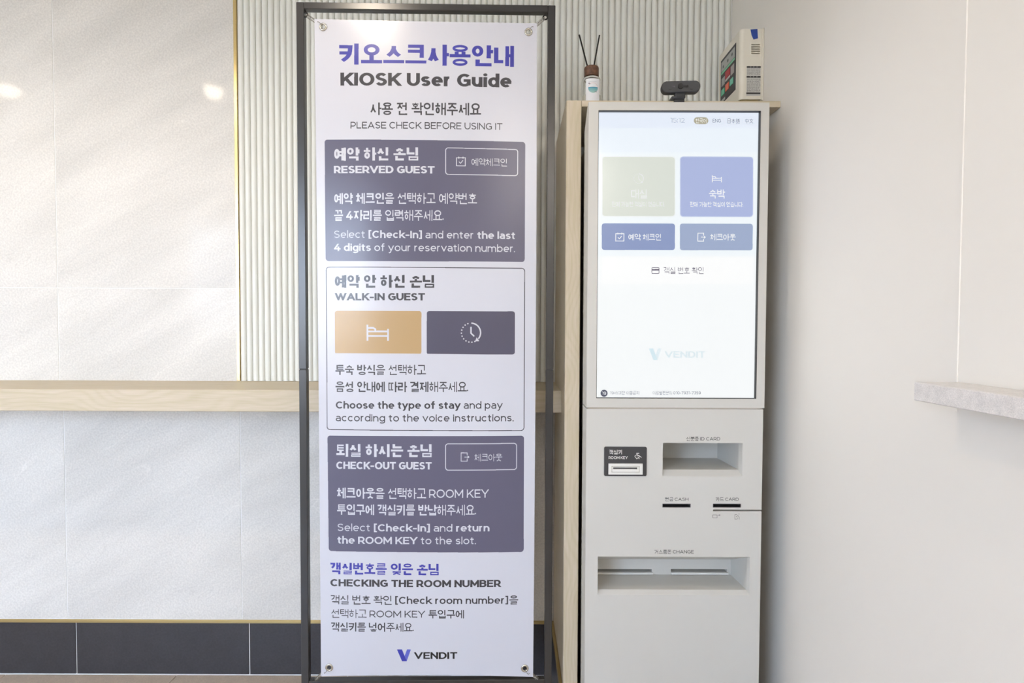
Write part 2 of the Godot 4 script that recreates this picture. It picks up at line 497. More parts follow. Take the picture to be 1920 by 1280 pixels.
	func jamo(key: String, x0: float, y0: float, x1: float, y1: float, w: float, vert := false) -> void:
		if key == "ㄲ" or key == "ㄸ" or key == "ㅃ" or key == "ㅄ" or key == "ㅆ":
			var pair: Array = {"ㄲ": ["ㄱ", "ㄱ"], "ㄸ": ["ㄷ", "ㄷ"], "ㅃ": ["ㅂ", "ㅂ"], "ㅄ": ["ㅂ", "ㅅ"], "ㅆ": ["ㅅ", "ㅅ"]}[key]
			var m := (x0 + x1) / 2.0
			jamo(pair[0], x0, y0, m - 0.02, y1, w * 0.82, false)
			jamo(pair[1], m + 0.02, y0, x1, y1, w * 0.82, false)
			return
		var k := key
		if vert and JAMO_HAS.call(key + "v"):
			k = key + "v"
		var g: Array = JAMO_OF.call(k)
		var e := minf(w, minf((y1 - y0) / (g[0] * 1.5) if g[0] > 1.0 else 9.0, (x1 - x0) * 0.42))
		if g[0] <= 1.4 and g[0] >= 1.0:
			e = w if y1 - y0 > w * 1.1 else w * 0.92
			e = minf(e, (y1 - y0) / 1.5) if g[0] > 1.0 else e
		var ee := e
		var kk := stretch(e)
		var T0 := T
		T = Transform2D(T.x, T.y / kk, T.origin)
		draw(g, func(u, v): return Vector2(x0 + ee / 2 + u * (x1 - x0 - ee), kk * (0.8 - 0.9 * (y0 + v * (y1 - y0))) - ee / 2 * (1.0 - 2.0 * v)), e)
		T = T0

	# heavy letters have thinner level strokes than upright ones
	func stretch(w: float) -> float:
		return w / (0.095 + (w - 0.095) * 0.42) if w > 0.095 else 1.0

	var JAMO_HAS: Callable
	var JAMO_OF: Callable

	# one Hangul syllable in an em square, local baseline at y 0
	func syllable(lead: String, vow: String, tail: String, w: float) -> void:
		var t := tail != ""
		if vow in ["ㅗ", "ㅛ", "ㅜ", "ㅠ", "ㅡ"]:
			var down := vow in ["ㅜ", "ㅠ"]
			if not t:
				jamo(lead, 0.14, 0.02, 0.86, 0.5 if down else 0.56 if vow != "ㅡ" else 0.64, w)
				if vow == "ㅡ":
					jamo(vow, 0.02, 0.74, 0.98, 0.94, w)
				elif down:
					jamo(vow, 0.02, 0.55, 0.98, 1.0, w)
				else:
					jamo(vow, 0.02, 0.5, 0.98, 0.93, w)
			else:
				var lb := 0.36 if lead in ["ㅎ", "ㅊ", "ㄹ", "ㅌ"] else 0.33
				jamo(lead, 0.15, 0.0, 0.85, lb, w)
				if vow == "ㅡ":
					jamo(vow, 0.02, 0.4, 0.98, 0.58, w)
				elif down:
					jamo(vow, 0.02, 0.39, 0.98, 0.68, w)
				else:
					jamo(vow, 0.02, 0.32, 0.98, 0.59, w)
				jamo(tail, 0.16, 0.66, 0.84, 1.0, w)
		elif vow in ["ㅘ", "ㅚ", "ㅢ", "ㅟ"]:
			var yb := 0.62 if t else 1.0
			jamo(lead, 0.06, 0.02 if t else 0.06, 0.6, 0.56 * yb, w)
			jamo({"ㅘ": "ㅗ", "ㅚ": "ㅗ", "ㅢ": "ㅡ", "ㅟ": "ㅜ"}[vow], 0.0, 0.5 * yb if vow != "ㅢ" else 0.68 * yb, 0.68, 0.88 * yb, w)
			if vow == "ㅘ":
				jamo("ㅏ", 0.68, 0.0, 1.0, 0.64 if t else 1.0, w)
			else:
				jamo("ㅣ", 0.66, 0.0, 1.0, 0.64 if t else 1.0, w)
			if t:
				jamo(tail, 0.2, 0.68, 0.9, 1.0, w)
		else:
			var wide := vow in ["ㅐ", "ㅔ", "ㅖ"]
			var left := vow in ["ㅓ", "ㅕ", "ㅔ", "ㅖ"]
			var xe := 0.46 if wide else 0.55
			if vow == "ㅣ":
				xe = 0.64
			var ly := [0.1, 0.84]
			if lead in ["ㄱ", "ㅋ"]:
				ly = [0.08, 0.9]
			if lead in ["ㅎ", "ㅊ"]:
				ly = [0.03, 0.86]
			if t:
				ly = [0.02, 0.54]
			jamo(lead, 0.03, ly[0], xe, ly[1], w, true)
			var vx := 0.66 if vow in ["ㅏ", "ㅑ"] else 0.52 if wide and not left else 0.42 if wide else 0.48 if left else 0.64
			jamo(vow, vx, 0.0, 1.0 if vow in ["ㅏ", "ㅑ"] else 0.95, 0.62 if t else 1.0, w * (0.88 if wide else 1.0))
			if t:
				jamo(tail, 0.19, 0.68, 0.93, 1.0, w)

	func advance(ch: String, w: float) -> float:
		var u := ch.unicode_at(0)
		if ch == " ":
			return 0.27
		if u >= 0xAC00 and u < 0xD7A4:
			return 0.93
		if host.HAN.has(ch):
			return 1.02
		if host.CAPS.has(ch):
			return slim(host.CAPS[ch][0], 0.92, w) + w + (0.1 if host.CAPS[ch][0] > 0.3 else 0.12) - 0.4 * (w - 0.075)
		return slim(host.LOWER[ch][0], 0.95, w) + w + 0.1 - 0.4 * (w - 0.075)

	func slim(W: float, k: float, w: float) -> float:
		return W * k - minf(0.6, W) * (w - 0.075)

	# text between two photograph pixels on the baseline; h is the height of the capitals (or of the Hangul) in pixels
	func text(runs: Array, x0: float, y0: float, x1: float, y1: float, h: float) -> void:
		var hangul: bool = runs[0][0].unicode_at(0) > 0x2000
		var total := 0.0
		for r in runs:
			for ch in r[0]:
				total += advance(ch, r[1])
		total -= 0.07
		var em := h / (0.9 if hangul else 0.7)
		if hangul:
			y0 -= 0.1 * em
			y1 -= 0.1 * em
		var a: Vector2 = px_to.call(x0, y0)
		var b: Vector2 = px_to.call(x1, y1)
		var up: Vector2 = px_to.call(x0, y0 - em)
		var ex := (b - a) / total
		var ey := up - a
		var x := 0.0
		for r in runs:
			var w: float = r[1]
			for ch in r[0]:
				T = Transform2D(ex, ey, a + ex * x)
				var u: int = ch.unicode_at(0)
				if u >= 0xAC00 and u < 0xD7A4:
					var k := u - 0xAC00
					T = Transform2D(ex * 0.92, ey, a + ex * x)
					syllable(host.LEAD[k / 588], host.VOWEL[(k % 588) / 28], host.TAIL[k % 28], w)
				elif host.HAN.has(ch):
					draw(host.HAN[ch], func(p, q): return Vector2(0.04 + p * 0.9, 0.8 - 0.9 * q), w)
				elif host.CAPS.has(ch):
					var W := slim(host.CAPS[ch][0], 0.92, w)
					var kk := stretch(w)
					T = Transform2D(ex, ey / kk, a + ex * x)
					draw(host.CAPS[ch], func(p, q): return Vector2(w / 2 + p * W, w / 2 + q * (0.7 * kk - w)), w)
				elif host.LOWER.has(ch):
					var W := slim(host.LOWER[ch][0], 0.95, w)
					var kk := stretch(w)
					T = Transform2D(ex, ey / kk, a + ex * x)
					draw(host.LOWER[ch], func(p, q): return Vector2(w / 2 + p * W, kk * ly(q, w / kk)), w)
				x += advance(ch, w)
		T = Transform2D()

	func ly(v: float, w: float) -> float:
		if v > 8.0:
			return 0.585 + w * 0.56
		if v < 0:
			return lerpf(w / 2, -0.2 + w / 2, -v)
		if v <= 1.0:
			return lerpf(w / 2, 0.535 - w / 2, v)
		return lerpf(0.535 - w / 2, 0.745 - w / 2, v - 1.0)

	func P(x: float, y: float) -> Vector2:
		return px_to.call(x, y)

	# filled shapes, given in photograph pixels
	func area(pts: PackedVector2Array) -> void:
		T = Transform2D()
		var q := PackedVector2Array()
		for p in pts:
			q.append(px_to.call(p.x, p.y))
		poly(q)

	func rounded(tl: Vector2, tr: Vector2, br: Vector2, bl: Vector2, r: float) -> PackedVector2Array:
		var out := PackedVector2Array()
		var c := [tl, tr, br, bl]
		for i in 4:
			var a: Vector2 = c[i]
			var u: Vector2 = (c[(i + 3) % 4] - a).normalized()
			var v: Vector2 = (c[(i + 1) % 4] - a).normalized()
			for k in 6:
				var t := PI / 2 * k / 5.0
				out.append(a + u * r * (1.0 - sin(t)) + v * r * (1.0 - cos(t)))
		return out

	func line(pts: Array, w: float, closed := false) -> void:
		T = Transform2D()
		var q := PackedVector2Array()
		for p in pts:
			q.append(px_to.call(p.x, p.y))
		var s: float = (px_to.call(pts[0].x + 10.0, pts[0].y) - px_to.call(pts[0].x, pts[0].y)).length() / 10.0
		stroke(q, w * s, closed)

	func ring(c: Vector2, r: float, w: float, a0 := 0.0, a1 := 360.0) -> void:
		var p := []
		var n := maxi(4, int((a1 - a0) / 12.0))
		for i in n + 1:
			p.append(c + Vector2.from_angle(deg_to_rad(a0 + (a1 - a0) * i / n)) * r)
		line(p, w)

	func disc(c: Vector2, r: float) -> void:
		var p := PackedVector2Array()
		for i in 24:
			p.append(c + Vector2.from_angle(TAU * i / 24) * r)
		area(p)

	# pictograms
	func bed(x0: float, y0: float, x1: float, y1: float, w: float) -> void:
		var dx := x1 - x0
		var dy := y1 - y0
		line([Vector2(x0 + w / 2, y0), Vector2(x0 + w / 2, y1)], w)
		line([Vector2(x1 - w / 2, y0 + dy * 0.26), Vector2(x1 - w / 2, y1)], w)
		line([Vector2(x0, y0 + dy * 0.42), Vector2(x1, y0 + dy * 0.42)], w)
		line([Vector2(x0, y0 + dy * 0.7), Vector2(x1, y0 + dy * 0.7)], w)
		line([Vector2(x0, y0 + dy * 0.2), Vector2(x0 + dx * 0.3, y0 + dy * 0.2), Vector2(x0 + dx * 0.39, y0 + dy * 0.28), Vector2(x0 + dx * 0.39, y0 + dy * 0.42)], w)

	func clock(c: Vector2, r: float, w: float) -> void:
		ring(c, r, w, -88, 40)
		for i in 11:
			var a := deg_to_rad(66.0 + i * 18.5)
			disc(c + Vector2.from_angle(a) * r, w * 0.52)
		var e := c + Vector2.from_angle(deg_to_rad(48)) * r
		area(PackedVector2Array([e + Vector2(-r * 0.08, -r * 0.26), e + Vector2(r * 0.2, r * 0.14), e + Vector2(-r * 0.24, r * 0.16)]))
		line([c + Vector2(0, -r * 0.62), c + Vector2(0, r * 0.06), c + Vector2(r * 0.34, r * 0.38)], w)

	func calendar(x0: float, y0: float, x1: float, y1: float, w: float) -> void:
		var dx := x1 - x0
		var dy := y1 - y0
		line([Vector2(x0, y0 + dy * 0.12), Vector2(x1, y0 + dy * 0.12), Vector2(x1, y1), Vector2(x0, y1)], w, true)
		for t in [0.26, 0.74]:
			line([Vector2(x0 + dx * t, y0), Vector2(x0 + dx * t, y0 + dy * 0.22)], w)
		line([Vector2(x0 + dx * 0.28, y0 + dy * 0.56), Vector2(x0 + dx * 0.45, y0 + dy * 0.73), Vector2(x0 + dx * 0.74, y0 + dy * 0.4)], w)

	func leave(x0: float, y0: float, x1: float, y1: float, w: float) -> void:
		var dx := x1 - x0
		var dy := y1 - y0
		line([Vector2(x0 + dx * 0.72, y0 + dy * 0.3), Vector2(x0 + dx * 0.72, y0), Vector2(x0, y0), Vector2(x0, y1), Vector2(x0 + dx * 0.72, y1), Vector2(x0 + dx * 0.72, y0 + dy * 0.7)], w)
		line([Vector2(x0 + dx * 0.4, y0 + dy * 0.5), Vector2(x0 + dx * 0.85, y0 + dy * 0.5)], w)
		area(PackedVector2Array([Vector2(x0 + dx * 0.78, y0 + dy * 0.32), Vector2(x1, y0 + dy * 0.5), Vector2(x0 + dx * 0.78, y0 + dy * 0.68)]))

	func emblem(x0: float, y0: float, x1: float, y1: float, a: Color, b: Color) -> void:
		var dx := x1 - x0
		var dy := y1 - y0
		col = b
		area(PackedVector2Array([Vector2(x0 + dx * 0.72, y0), Vector2(x1, y0), Vector2(x0 + dx * 0.7, y1), Vector2(x0 + dx * 0.55, y0 + dy * 0.55)]))
		col = a
		area(PackedVector2Array([Vector2(x0, y0), Vector2(x0 + dx * 0.36, y0), Vector2(x0 + dx * 0.7, y1), Vector2(x0 + dx * 0.36, y1)]))

func pen() -> Pen:
	var p := Pen.new()
	p.host = self
	p.JAMO_HAS = func(k): return JAMO.has(k)
	p.JAMO_OF = func(k): return JAMO[k]
	return p

# ------------------------------------------------------------------ computed textures
func noise(freq: float, sd: int, oct := 3) -> FastNoiseLite:
	var n := FastNoiseLite.new()
	n.noise_type = FastNoiseLite.TYPE_SIMPLEX_SMOOTH
	n.frequency = freq
	n.seed = sd
	n.fractal_octaves = oct
	return n

func stone_texture(sd: int) -> ImageTexture:
	var w := 768
	var im := Image.create(w, w, false, Image.FORMAT_RGB8)
	var cloud := noise(0.006, sd, 4)
	var grain := noise(0.22, sd + 1, 2)
	var vein := noise(0.0045, sd + 2, 4)
	for y in w:
		for x in w:
			# bedding runs diagonally, rising to the right
			var u := x * 0.86 - y * 0.5
			var v := x * 0.5 + y * 0.86
			var c := cloud.get_noise_2d(u * 0.35, v * 1.6)
			var k := absf(vein.get_noise_2d(u * 0.3, v * 1.5))
			var ln := maxf(0.0, 1.0 - k * 60.0) * clampf(cloud.get_noise_2d(u * 0.6 + 900.0, v * 0.6) * 3.0, -0.6, 1.0)
			var g := grain.get_noise_2d(x, y)
			var b := 0.868 + 0.05 * c + 0.05 * g + 0.035 * ln
			im.set_pixel(x, y, Color(b, b * 0.988 , b * 0.965))
	return ImageTexture.create_from_image(im)

func wood_texture(along_u: bool, sd: int) -> ImageTexture:
	# 2.5 m along the grain by 0.42 m across it
	var L := 1024
	var C := 512
	var im := Image.create(L if along_u else C, C if along_u else L, false, Image.FORMAT_RGB8)
	var fine := noise(0.02, sd, 3)
	var warp := noise(0.004, sd + 1, 2)
	var broad := noise(0.012, sd + 2, 2)
	for l in L:
		for t in C:
			var wv := warp.get_noise_2d(l * 1.6, t * 0.8) * 70.0
			var ring := sin((t + wv) * 0.3) * 0.5 + 0.5
			var g := fine.get_noise_2d(l * 1.2, t * 8.0)
			var b := 1.0 - 0.025 * ring * ring + 0.03 * g + 0.02 * broad.get_noise_2d(l * 0.8, t * 2.0)
			var c := Color(0.80 * b, 0.745 * b, 0.65 * b * b)
			if along_u:
				im.set_pixel(l, t, c)
			else:
				im.set_pixel(t, l, c)
	return ImageTexture.create_from_image(im)

func speckle_texture(base: Color, amount: float, freq: float, sd: int) -> ImageTexture:
	var w := 384
	var im := Image.create(w, w, false, Image.FORMAT_RGB8)
	var a := noise(freq, sd, 2)
	var b := noise(freq * 0.12, sd + 1, 3)
	for y in w:
		for x in w:
			var k := 1.0 + amount * a.get_noise_2d(x, y) + amount * 0.6 * b.get_noise_2d(x, y)
			im.set_pixel(x, y, Color(base.r * k, base.g * k, base.b * k))
	return ImageTexture.create_from_image(im)

func triplanar(m: StandardMaterial3D, t: Texture2D, per_metre: float, off := Vector3.ZERO, world := true) -> StandardMaterial3D:
	m.albedo_texture = t
	m.uv1_triplanar = true
	m.uv1_world_triplanar = world
	m.uv1_scale = Vector3.ONE * per_metre
	m.uv1_offset = off
	return m

func materials() -> void:
	var stone_a := stone_texture(11)
	var stone_b := stone_texture(57)
	for k in 4:
		var sm := mat("stone_tile_%d" % k, Color(1, 1, 1), 0.4, 0.0, 0.3)
		sm.clearcoat_enabled = true
		sm.clearcoat = 0.14
		sm.clearcoat_roughness = 0.07
		triplanar(sm, stone_a if k % 2 == 0 else stone_b, 0.74, Vector3(0.0 if k < 2 else 0.5, 0.03 * k, 0.0), false)
	mat("grout", c8(248, 248, 247), 0.8)
	mat("plaster", c8(238, 236, 231), 0.75)
	mat("plaster_warm", c8(234, 229, 221), 0.6)
	mat("ceiling", c8(244, 243, 240), 0.85)
	mat("slat", c8(236, 237, 231), 0.5)
	mat("gold", c8(220, 198, 140), 0.25, 1.0)
	mat("brass_edge", c8(190, 170, 120), 0.35, 0.8)
	triplanar(mat("dark_tile", Color(1, 1, 1), 0.35), speckle_texture(Color(0.225, 0.22, 0.235), 0.1, 0.12, 4), 2.2)
	triplanar(mat("floor_tile", Color(1, 1, 1), 0.3), speckle_texture(Color(0.76, 0.70, 0.64), 0.06, 0.2, 9), 2.0)
	triplanar(mat("wood_along", Color(1, 1, 1), 0.5), wood_texture(true, 21), 2.4, Vector3(0.8, 0, 0)).uv1_scale = Vector3(0.4, 2.4, 2.4)
	triplanar(mat("wood_up", Color(1, 1, 1), 0.5), wood_texture(false, 33), 2.4).uv1_scale = Vector3(2.4, 0.4, 2.4)
	triplanar(mat("granite", Color(1, 1, 1), 0.3), speckle_texture(Color(0.86, 0.84, 0.825), 0.09, 0.25, 71), 4.0)
	mat("frame_black", c8(44, 43, 43), 0.28, 0.0, 0.6)
	mat("black", c8(16, 16, 17), 0.4)
	mat("kiosk_white", c8(203, 201, 195), 0.4)
	mat("charcoal", c8(60, 60, 62), 0.45)
	mat("charcoal_soft", c8(62, 62, 64), 0.55)
	mat("steel", c8(200, 198, 192), 0.25, 1.0)
	mat("eyelet", c8(206, 202, 192), 0.22, 1.0)
	mat("print_dark", c8(52, 50, 50), 0.5)
	mat("print_white", c8(236, 235, 232), 0.5)
	mat("white_plastic", c8(228, 227, 222), 0.4)
	mat("ivory", c8(226, 220, 205), 0.45)
	mat("maker_mark", c8(104, 104, 108), 0.5)
	mat("blue_tape", c8(38, 68, 150), 0.6)
	triplanar(mat("walnut", Color(1, 1, 1), 0.5), speckle_texture(Color(0.40, 0.27, 0.20), 0.25, 0.03, 5), 9.0)
	mat("reed", c8(26, 22, 19), 0.7)
	var gl := mat("bottle_glass", Color(0.93, 0.96, 0.94, 0.12), 0.05)
	gl.transparency = BaseMaterial3D.TRANSPARENCY_ALPHA
	var wg := mat("window_glass", Color(0.95, 0.98, 1.0, 0.05), 0.02)
	wg.transparency = BaseMaterial3D.TRANSPARENCY_ALPHA
	var lq := mat("perfume", Color(0.92, 0.90, 0.78, 0.3), 0.05)
	lq.transparency = BaseMaterial3D.TRANSPARENCY_ALPHA

# ------------------------------------------------------------------ main
func _ready() -> void:
	rng.seed = 7
	cam_basis = Basis(Vector3.RIGHT, deg_to_rad(PITCH)) * Basis(Vector3.BACK, deg_to_rad(ROLL))
	var d := ray(300, 1264)
	H = ZW * d.y / d.z
	XR = at(1372, 60, ZW).x
	# camera
	var cam := Camera3D.new()
	cam.name = "camera"
	cam.fov = rad_to_deg(2.0 * atan(640.0 / F))
	cam.near = 0.02
	cam.transform = Transform3D(cam_basis, Vector3(0, H, 0))
	add_child(cam)
	cam.current = true
	# daylight: a bright overcast sky that comes in through the windows behind and to the left
	var sky_mat := ProceduralSkyMaterial.new()
	sky_mat.sky_top_color = Color(0.72, 0.84, 1.0)
	sky_mat.sky_horizon_color = Color(0.88, 0.93, 1.0)
	sky_mat.ground_bottom_color = Color(0.60, 0.60, 0.60)
	sky_mat.ground_horizon_color = Color(0.74, 0.74, 0.75)
	sky_mat.energy_multiplier = 24.0
	var sky := Sky.new()
	sky.sky_material = sky_mat
	var env := Environment.new()
	env.background_mode = Environment.BG_SKY
	env.sky = sky
	env.tonemap_mode = Environment.TONE_MAPPER_LINEAR
	env.tonemap_exposure = 0.77
	env.sdfgi_enabled = true
	env.ssao_enabled = true
	env.ssil_enabled = true
	var we := WorldEnvironment.new()
	we.name = "world_environment"
	we.environment = env
	add_child(we)

	materials()
	build_room()
	build_lights()
	build_wall_shelf()
	build_surround()
	build_kiosk()
	build_banner_stand()
	build_banner()
	build_ledge()
	build_webcam()
	build_diffuser()
	build_control_box()

# ------------------------------------------------------------------ room
func slab(called: String, lo: Vector3, hi: Vector3, m: String) -> MeshInstance3D:
	var o := mi(called, box_mesh(lo, hi, 0.0), M[m])
	structure(o)
	return o

# a wall with rectangular openings, as cells of one mesh; axis 0: wall in the plane x = at, axis 2: z = at
func holed_wall(called: String, axis: int, pos: float, thick: float, a0: float, a1: float, holes: Array, m: String) -> MeshInstance3D:
	var xs := [a0, a1]
	var ys := [0.0, HC]
	for h in holes:
		xs.append_array([h[0], h[1]])
		ys.append_array([h[2], h[3]])
	xs.sort()
	ys.sort()
	var st := new_st()
	for i in xs.size() - 1:
		for j in ys.size() - 1:
			var cx: float = (xs[i] + xs[i + 1]) / 2
			var cy: float = (ys[j] + ys[j + 1]) / 2
			var inside := false
			for h in holes:
				if cx > h[0] and cx < h[1] and cy > h[2] and cy < h[3]:
					inside = true
			if inside or xs[i + 1] - xs[i] < 1e-4 or ys[j + 1] - ys[j] < 1e-4:
				continue
			if axis == 0:
				cbox(st, Vector3(pos, ys[j], xs[i]), Vector3(pos + thick, ys[j + 1], xs[i + 1]), 0.0)
			else:
				cbox(st, Vector3(xs[i], ys[j], pos), Vector3(xs[i + 1], ys[j + 1], pos + thick), 0.0)
	var o := mi(called, st.commit(), M[m])
	structure(o)
	return o

func build_room() -> void:
	# shell
	var wall := slab("wall_back", Vector3(XL, -0.1, -ZW - 0.15), Vector3(XR + 0.15, HC, -ZW - 0.0012), "grout")
	var floor_ := slab("floor", Vector3(XL - 0.15, -0.12, -ZW - 0.15), Vector3(XR + 0.15, -0.004, ZREAR + 0.15), "grout")
	slab("ceiling", Vector3(XL - 0.15, HC, -ZW - 0.15), Vector3(XR + 0.15, HC + 0.12, ZREAR + 0.15), "ceiling")
	var wr := slab("wall_right", Vector3(XR, 0, -ZW - 0.008), Vector3(XR + 0.15, HC, ZREAR), "plaster_warm")
	holed_wall("wall_left", 0, XL - 0.15, 0.15, -ZW - 0.008, ZREAR, [], "plaster")
	holed_wall("wall_rear", 2, ZREAR, 0.15, XL, XR, [[-3.75, -1.5, 0.8, 2.4]], "plaster")
	# windows: frame and pane
	window("window_1", false, ZREAR + 0.07, -3.75, -1.5, 0.8, 2.4, 2)

	# pixel measurements on the back wall
	var x_up := at(104, 350, ZW).x          # joint between the upper tiles
	var x_lo := at(123, 970, ZW).x          # joint between the lower tiles
	var x_lo2 := at(452, 970, ZW).x
	var x_gold := at(444, 350, ZW).x
	var y_joint := at(300, 540, ZW).y
	var y_shelf := at(300, 713, ZW).y
	var y_shelf_b := at(300, 771, 1.687).y
	var y_brass := at(300, 1161, ZW).y
	var y_dark := at(300, 1166.5, ZW).y
	var pitch := 0.602
	# wall tiles above the shelf, left of the brass strip
	var k := 0
	var g := 0.0012
	for ix in 5:
		var xb := x_up - pitch * (ix - 1) if ix > 0 else x_gold - 0.004
		if ix == 0:
			xb = x_gold - 0.004
		var xa := x_up - pitch * ix if ix > 0 else x_up
		if ix > 0:
			xb = x_up - pitch * (ix - 1)
		xa = maxf(xa, XL)
		if xb - xa < 0.03:
			continue
		for span in [[y_shelf - 0.05, y_joint], [y_joint, y_joint + 1.2], [y_joint + 1.2, HC]]:
			if span[1] - span[0] < 0.02:
				continue
			tile(wall, xa + g, span[0] + g, xb - g, minf(span[1], HC) - g, "stone_tile_%d" % (k % 4))
			k += 1
	# wall tiles below the shelf
	var xt := x_lo2
	var cuts := []
	while xt > XL:
		cuts.append(xt)
		xt -= (x_lo2 - x_lo)
	cuts.append(XL)
	cuts.push_front(x_lo2 + (x_lo2 - x_lo))
	cuts.push_front(minf(x_lo2 + 2 * (x_lo2 - x_lo), XR))
	for i in cuts.size() - 1:
		tile(wall, cuts[i + 1] + g, y_brass + 0.002, cuts[i] - g, y_shelf - 0.052, "stone_tile_%d" % ((i * 3 + 1) % 4))
	tile(wall, cuts[0] + g, y_brass + 0.002, XR - g, y_shelf - 0.052, "stone_tile_2")
	# fluted strips from the brass strip to the corner
	var sw := 0.0206
	var st := new_st()
	var prof := []
	for i in 13:
		var a := PI * i / 12.0
		prof.append([Vector3(sw * 0.5 * 0.985 * -cos(a), 0, pow(sin(a), 0.75) * 0.0075), Vector3(-cos(a), 0, sin(a)).normalized()])
	var sh := HC - y_shelf
	for i in 12:
		var a = prof[i]
		var b = prof[i + 1]
		for v in [[a, 0], [b, 1], [b, 0], [a, 0], [a, 1], [b, 1]]:
			st.set_normal(v[0][1])
			st.set_uv(Vector2.ZERO)
			st.add_vertex(v[0][0] + Vector3.UP * sh * v[1])
	var slat_mesh := st.commit()
	var x0 := x_gold + 0.0085
	var n := int((XR - x0) / sw)
	var w2 := (XR - 0.004 - x0) / n
	for i in n:
		var s := mi("slat", slat_mesh, M["slat"], wall, Vector3(x0 + w2 * (i + 0.5), y_shelf, -ZW - 0.0012))
		s.scale = Vector3(w2 / sw, 1, 1)
	# brass strips
	var t1 := mi("trim_1", box_mesh(Vector3(x_gold - 0.004, y_shelf, -ZW - 0.008), Vector3(x_gold + 0.0075, HC, -ZW + 0.006), 0.001), M["gold"])
	structure(t1)
	var t2 := mi("trim_2", box_mesh(Vector3(XL, y_dark, -ZW - 0.008), Vector3(XR, y_brass, -ZW + 0.005), 0.001), M["brass_edge"])
	structure(t2)
	# dark skirting tiles
	var bb := mi("baseboard_back", box_mesh(Vector3(XL, 0, -ZW - 0.008), Vector3(XR, y_dark, -ZW - 0.003), 0.0), M["grout"])
	structure(bb)
	var xj := at(468, 1215, ZW).x
	var step := xj - at(143.5, 1215, ZW).x
	var q := xj + step * 5
	while q > XL - step:
		var a := maxf(q - step, XL)
		var b := minf(q, XR)
		if b - a > 0.02:
			mi("skirting_tile", box_mesh(Vector3(a + 0.002, 0.003, -ZW - 0.003), Vector3(b - 0.002, y_dark, -ZW + 0.002), 0.0008), M["dark_tile"], bb)
		q -= step
	var br := mi("baseboard_right", box_mesh(Vector3(XR - 0.012, 0, -ZW + 0.003), Vector3(XR, 0.1, ZREAR), 0.001), M["dark_tile"])
	structure(br)
	# floor tiles
	var fj := on_plane(333, 1264, Vector3.ZERO, Vector3.UP).x
	var fx := fj - 0.6 * 6
	while fx < XR + 0.1:
		var fz := -ZW + 0.004
		while fz < ZREAR:
			var a := Vector3(maxf(fx, XL) + 0.0015, -0.004, fz)
			var b := Vector3(minf(fx + 0.6, XR) - 0.0015, 0.0, minf(fz + 0.597, ZREAR))
			if b.x - a.x > 0.02 and b.z - a.z > 0.02:
				mi("floor_tile", box_mesh(a, b, 0.0006), M["floor_tile"], floor_)
			fz += 0.6
		fx += 0.6
	# the second sheet of the right wall, behind the ledge, and the thin bead where it begins
	var zs := -on_plane(1806, 400, Vector3(XR, 0, 0), Vector3.RIGHT).z
	mi("panel", box_mesh(Vector3(XR - 0.002, 0.1, -zs), Vector3(XR, HC, ZREAR), 0.0006), M["plaster_warm"], wr)
	mi("corner_bead", box_mesh(Vector3(XR - 0.0035, 1.09, -zs - 0.003), Vector3(XR, HC, -zs + 0.001), 0.001), M["plaster_warm"], wr)

func tile(wall: Node, xa: float, ya: float, xb: float, yb: float, m: String) -> void:
	mi("tile", box_mesh(Vector3.ZERO, Vector3(xb - xa, yb - ya, 0.008), 0.0006), M[m], wall, Vector3(xa, ya, -ZW - 0.008))

func window(called: String, on_left: bool, pos: float, a0: float, a1: float, y0: float, y1: float, panes: int) -> void:
	var o := Node3D.new()
	o.name = called
	add_child(o)
	structure(o)
	var f := 0.05
	var pt := func(a: float, y: float, dd: float) -> Vector3:
		return Vector3(pos + dd, y, a) if on_left else Vector3(a, y, pos + dd)
	for e in [[a0, a0 + f, y0, y1], [a1 - f, a1, y0, y1], [a0 + f, a1 - f, y0, y0 + f], [a0 + f, a1 - f, y1 - f, y1]]:
		mi("window_frame", box_mesh(pt.call(e[0], e[2], -0.03), pt.call(e[1], e[3], 0.03), 0.002), M["frame_black"], o)
	for i in range(1, panes):
		var c := lerpf(a0, a1, float(i) / panes)
		mi("mullion", box_mesh(pt.call(c - 0.025, y0 + f, -0.03), pt.call(c + 0.025, y1 - f, 0.03), 0.002), M["frame_black"], o)
	for i in panes:
		var u := lerpf(a0 + f, a1 - f, float(i) / panes)
		var v := lerpf(a0 + f, a1 - f, float(i + 1) / panes)
		var st := new_st()
		quad(st, pt.call(u, y0 + f, 0), pt.call(v, y0 + f, 0), pt.call(v, y1 - f, 0), pt.call(u, y1 - f, 0), Vector3.RIGHT if on_left else Vector3.FORWARD)
		mi("pane", st.commit(), M["window_glass"], o)

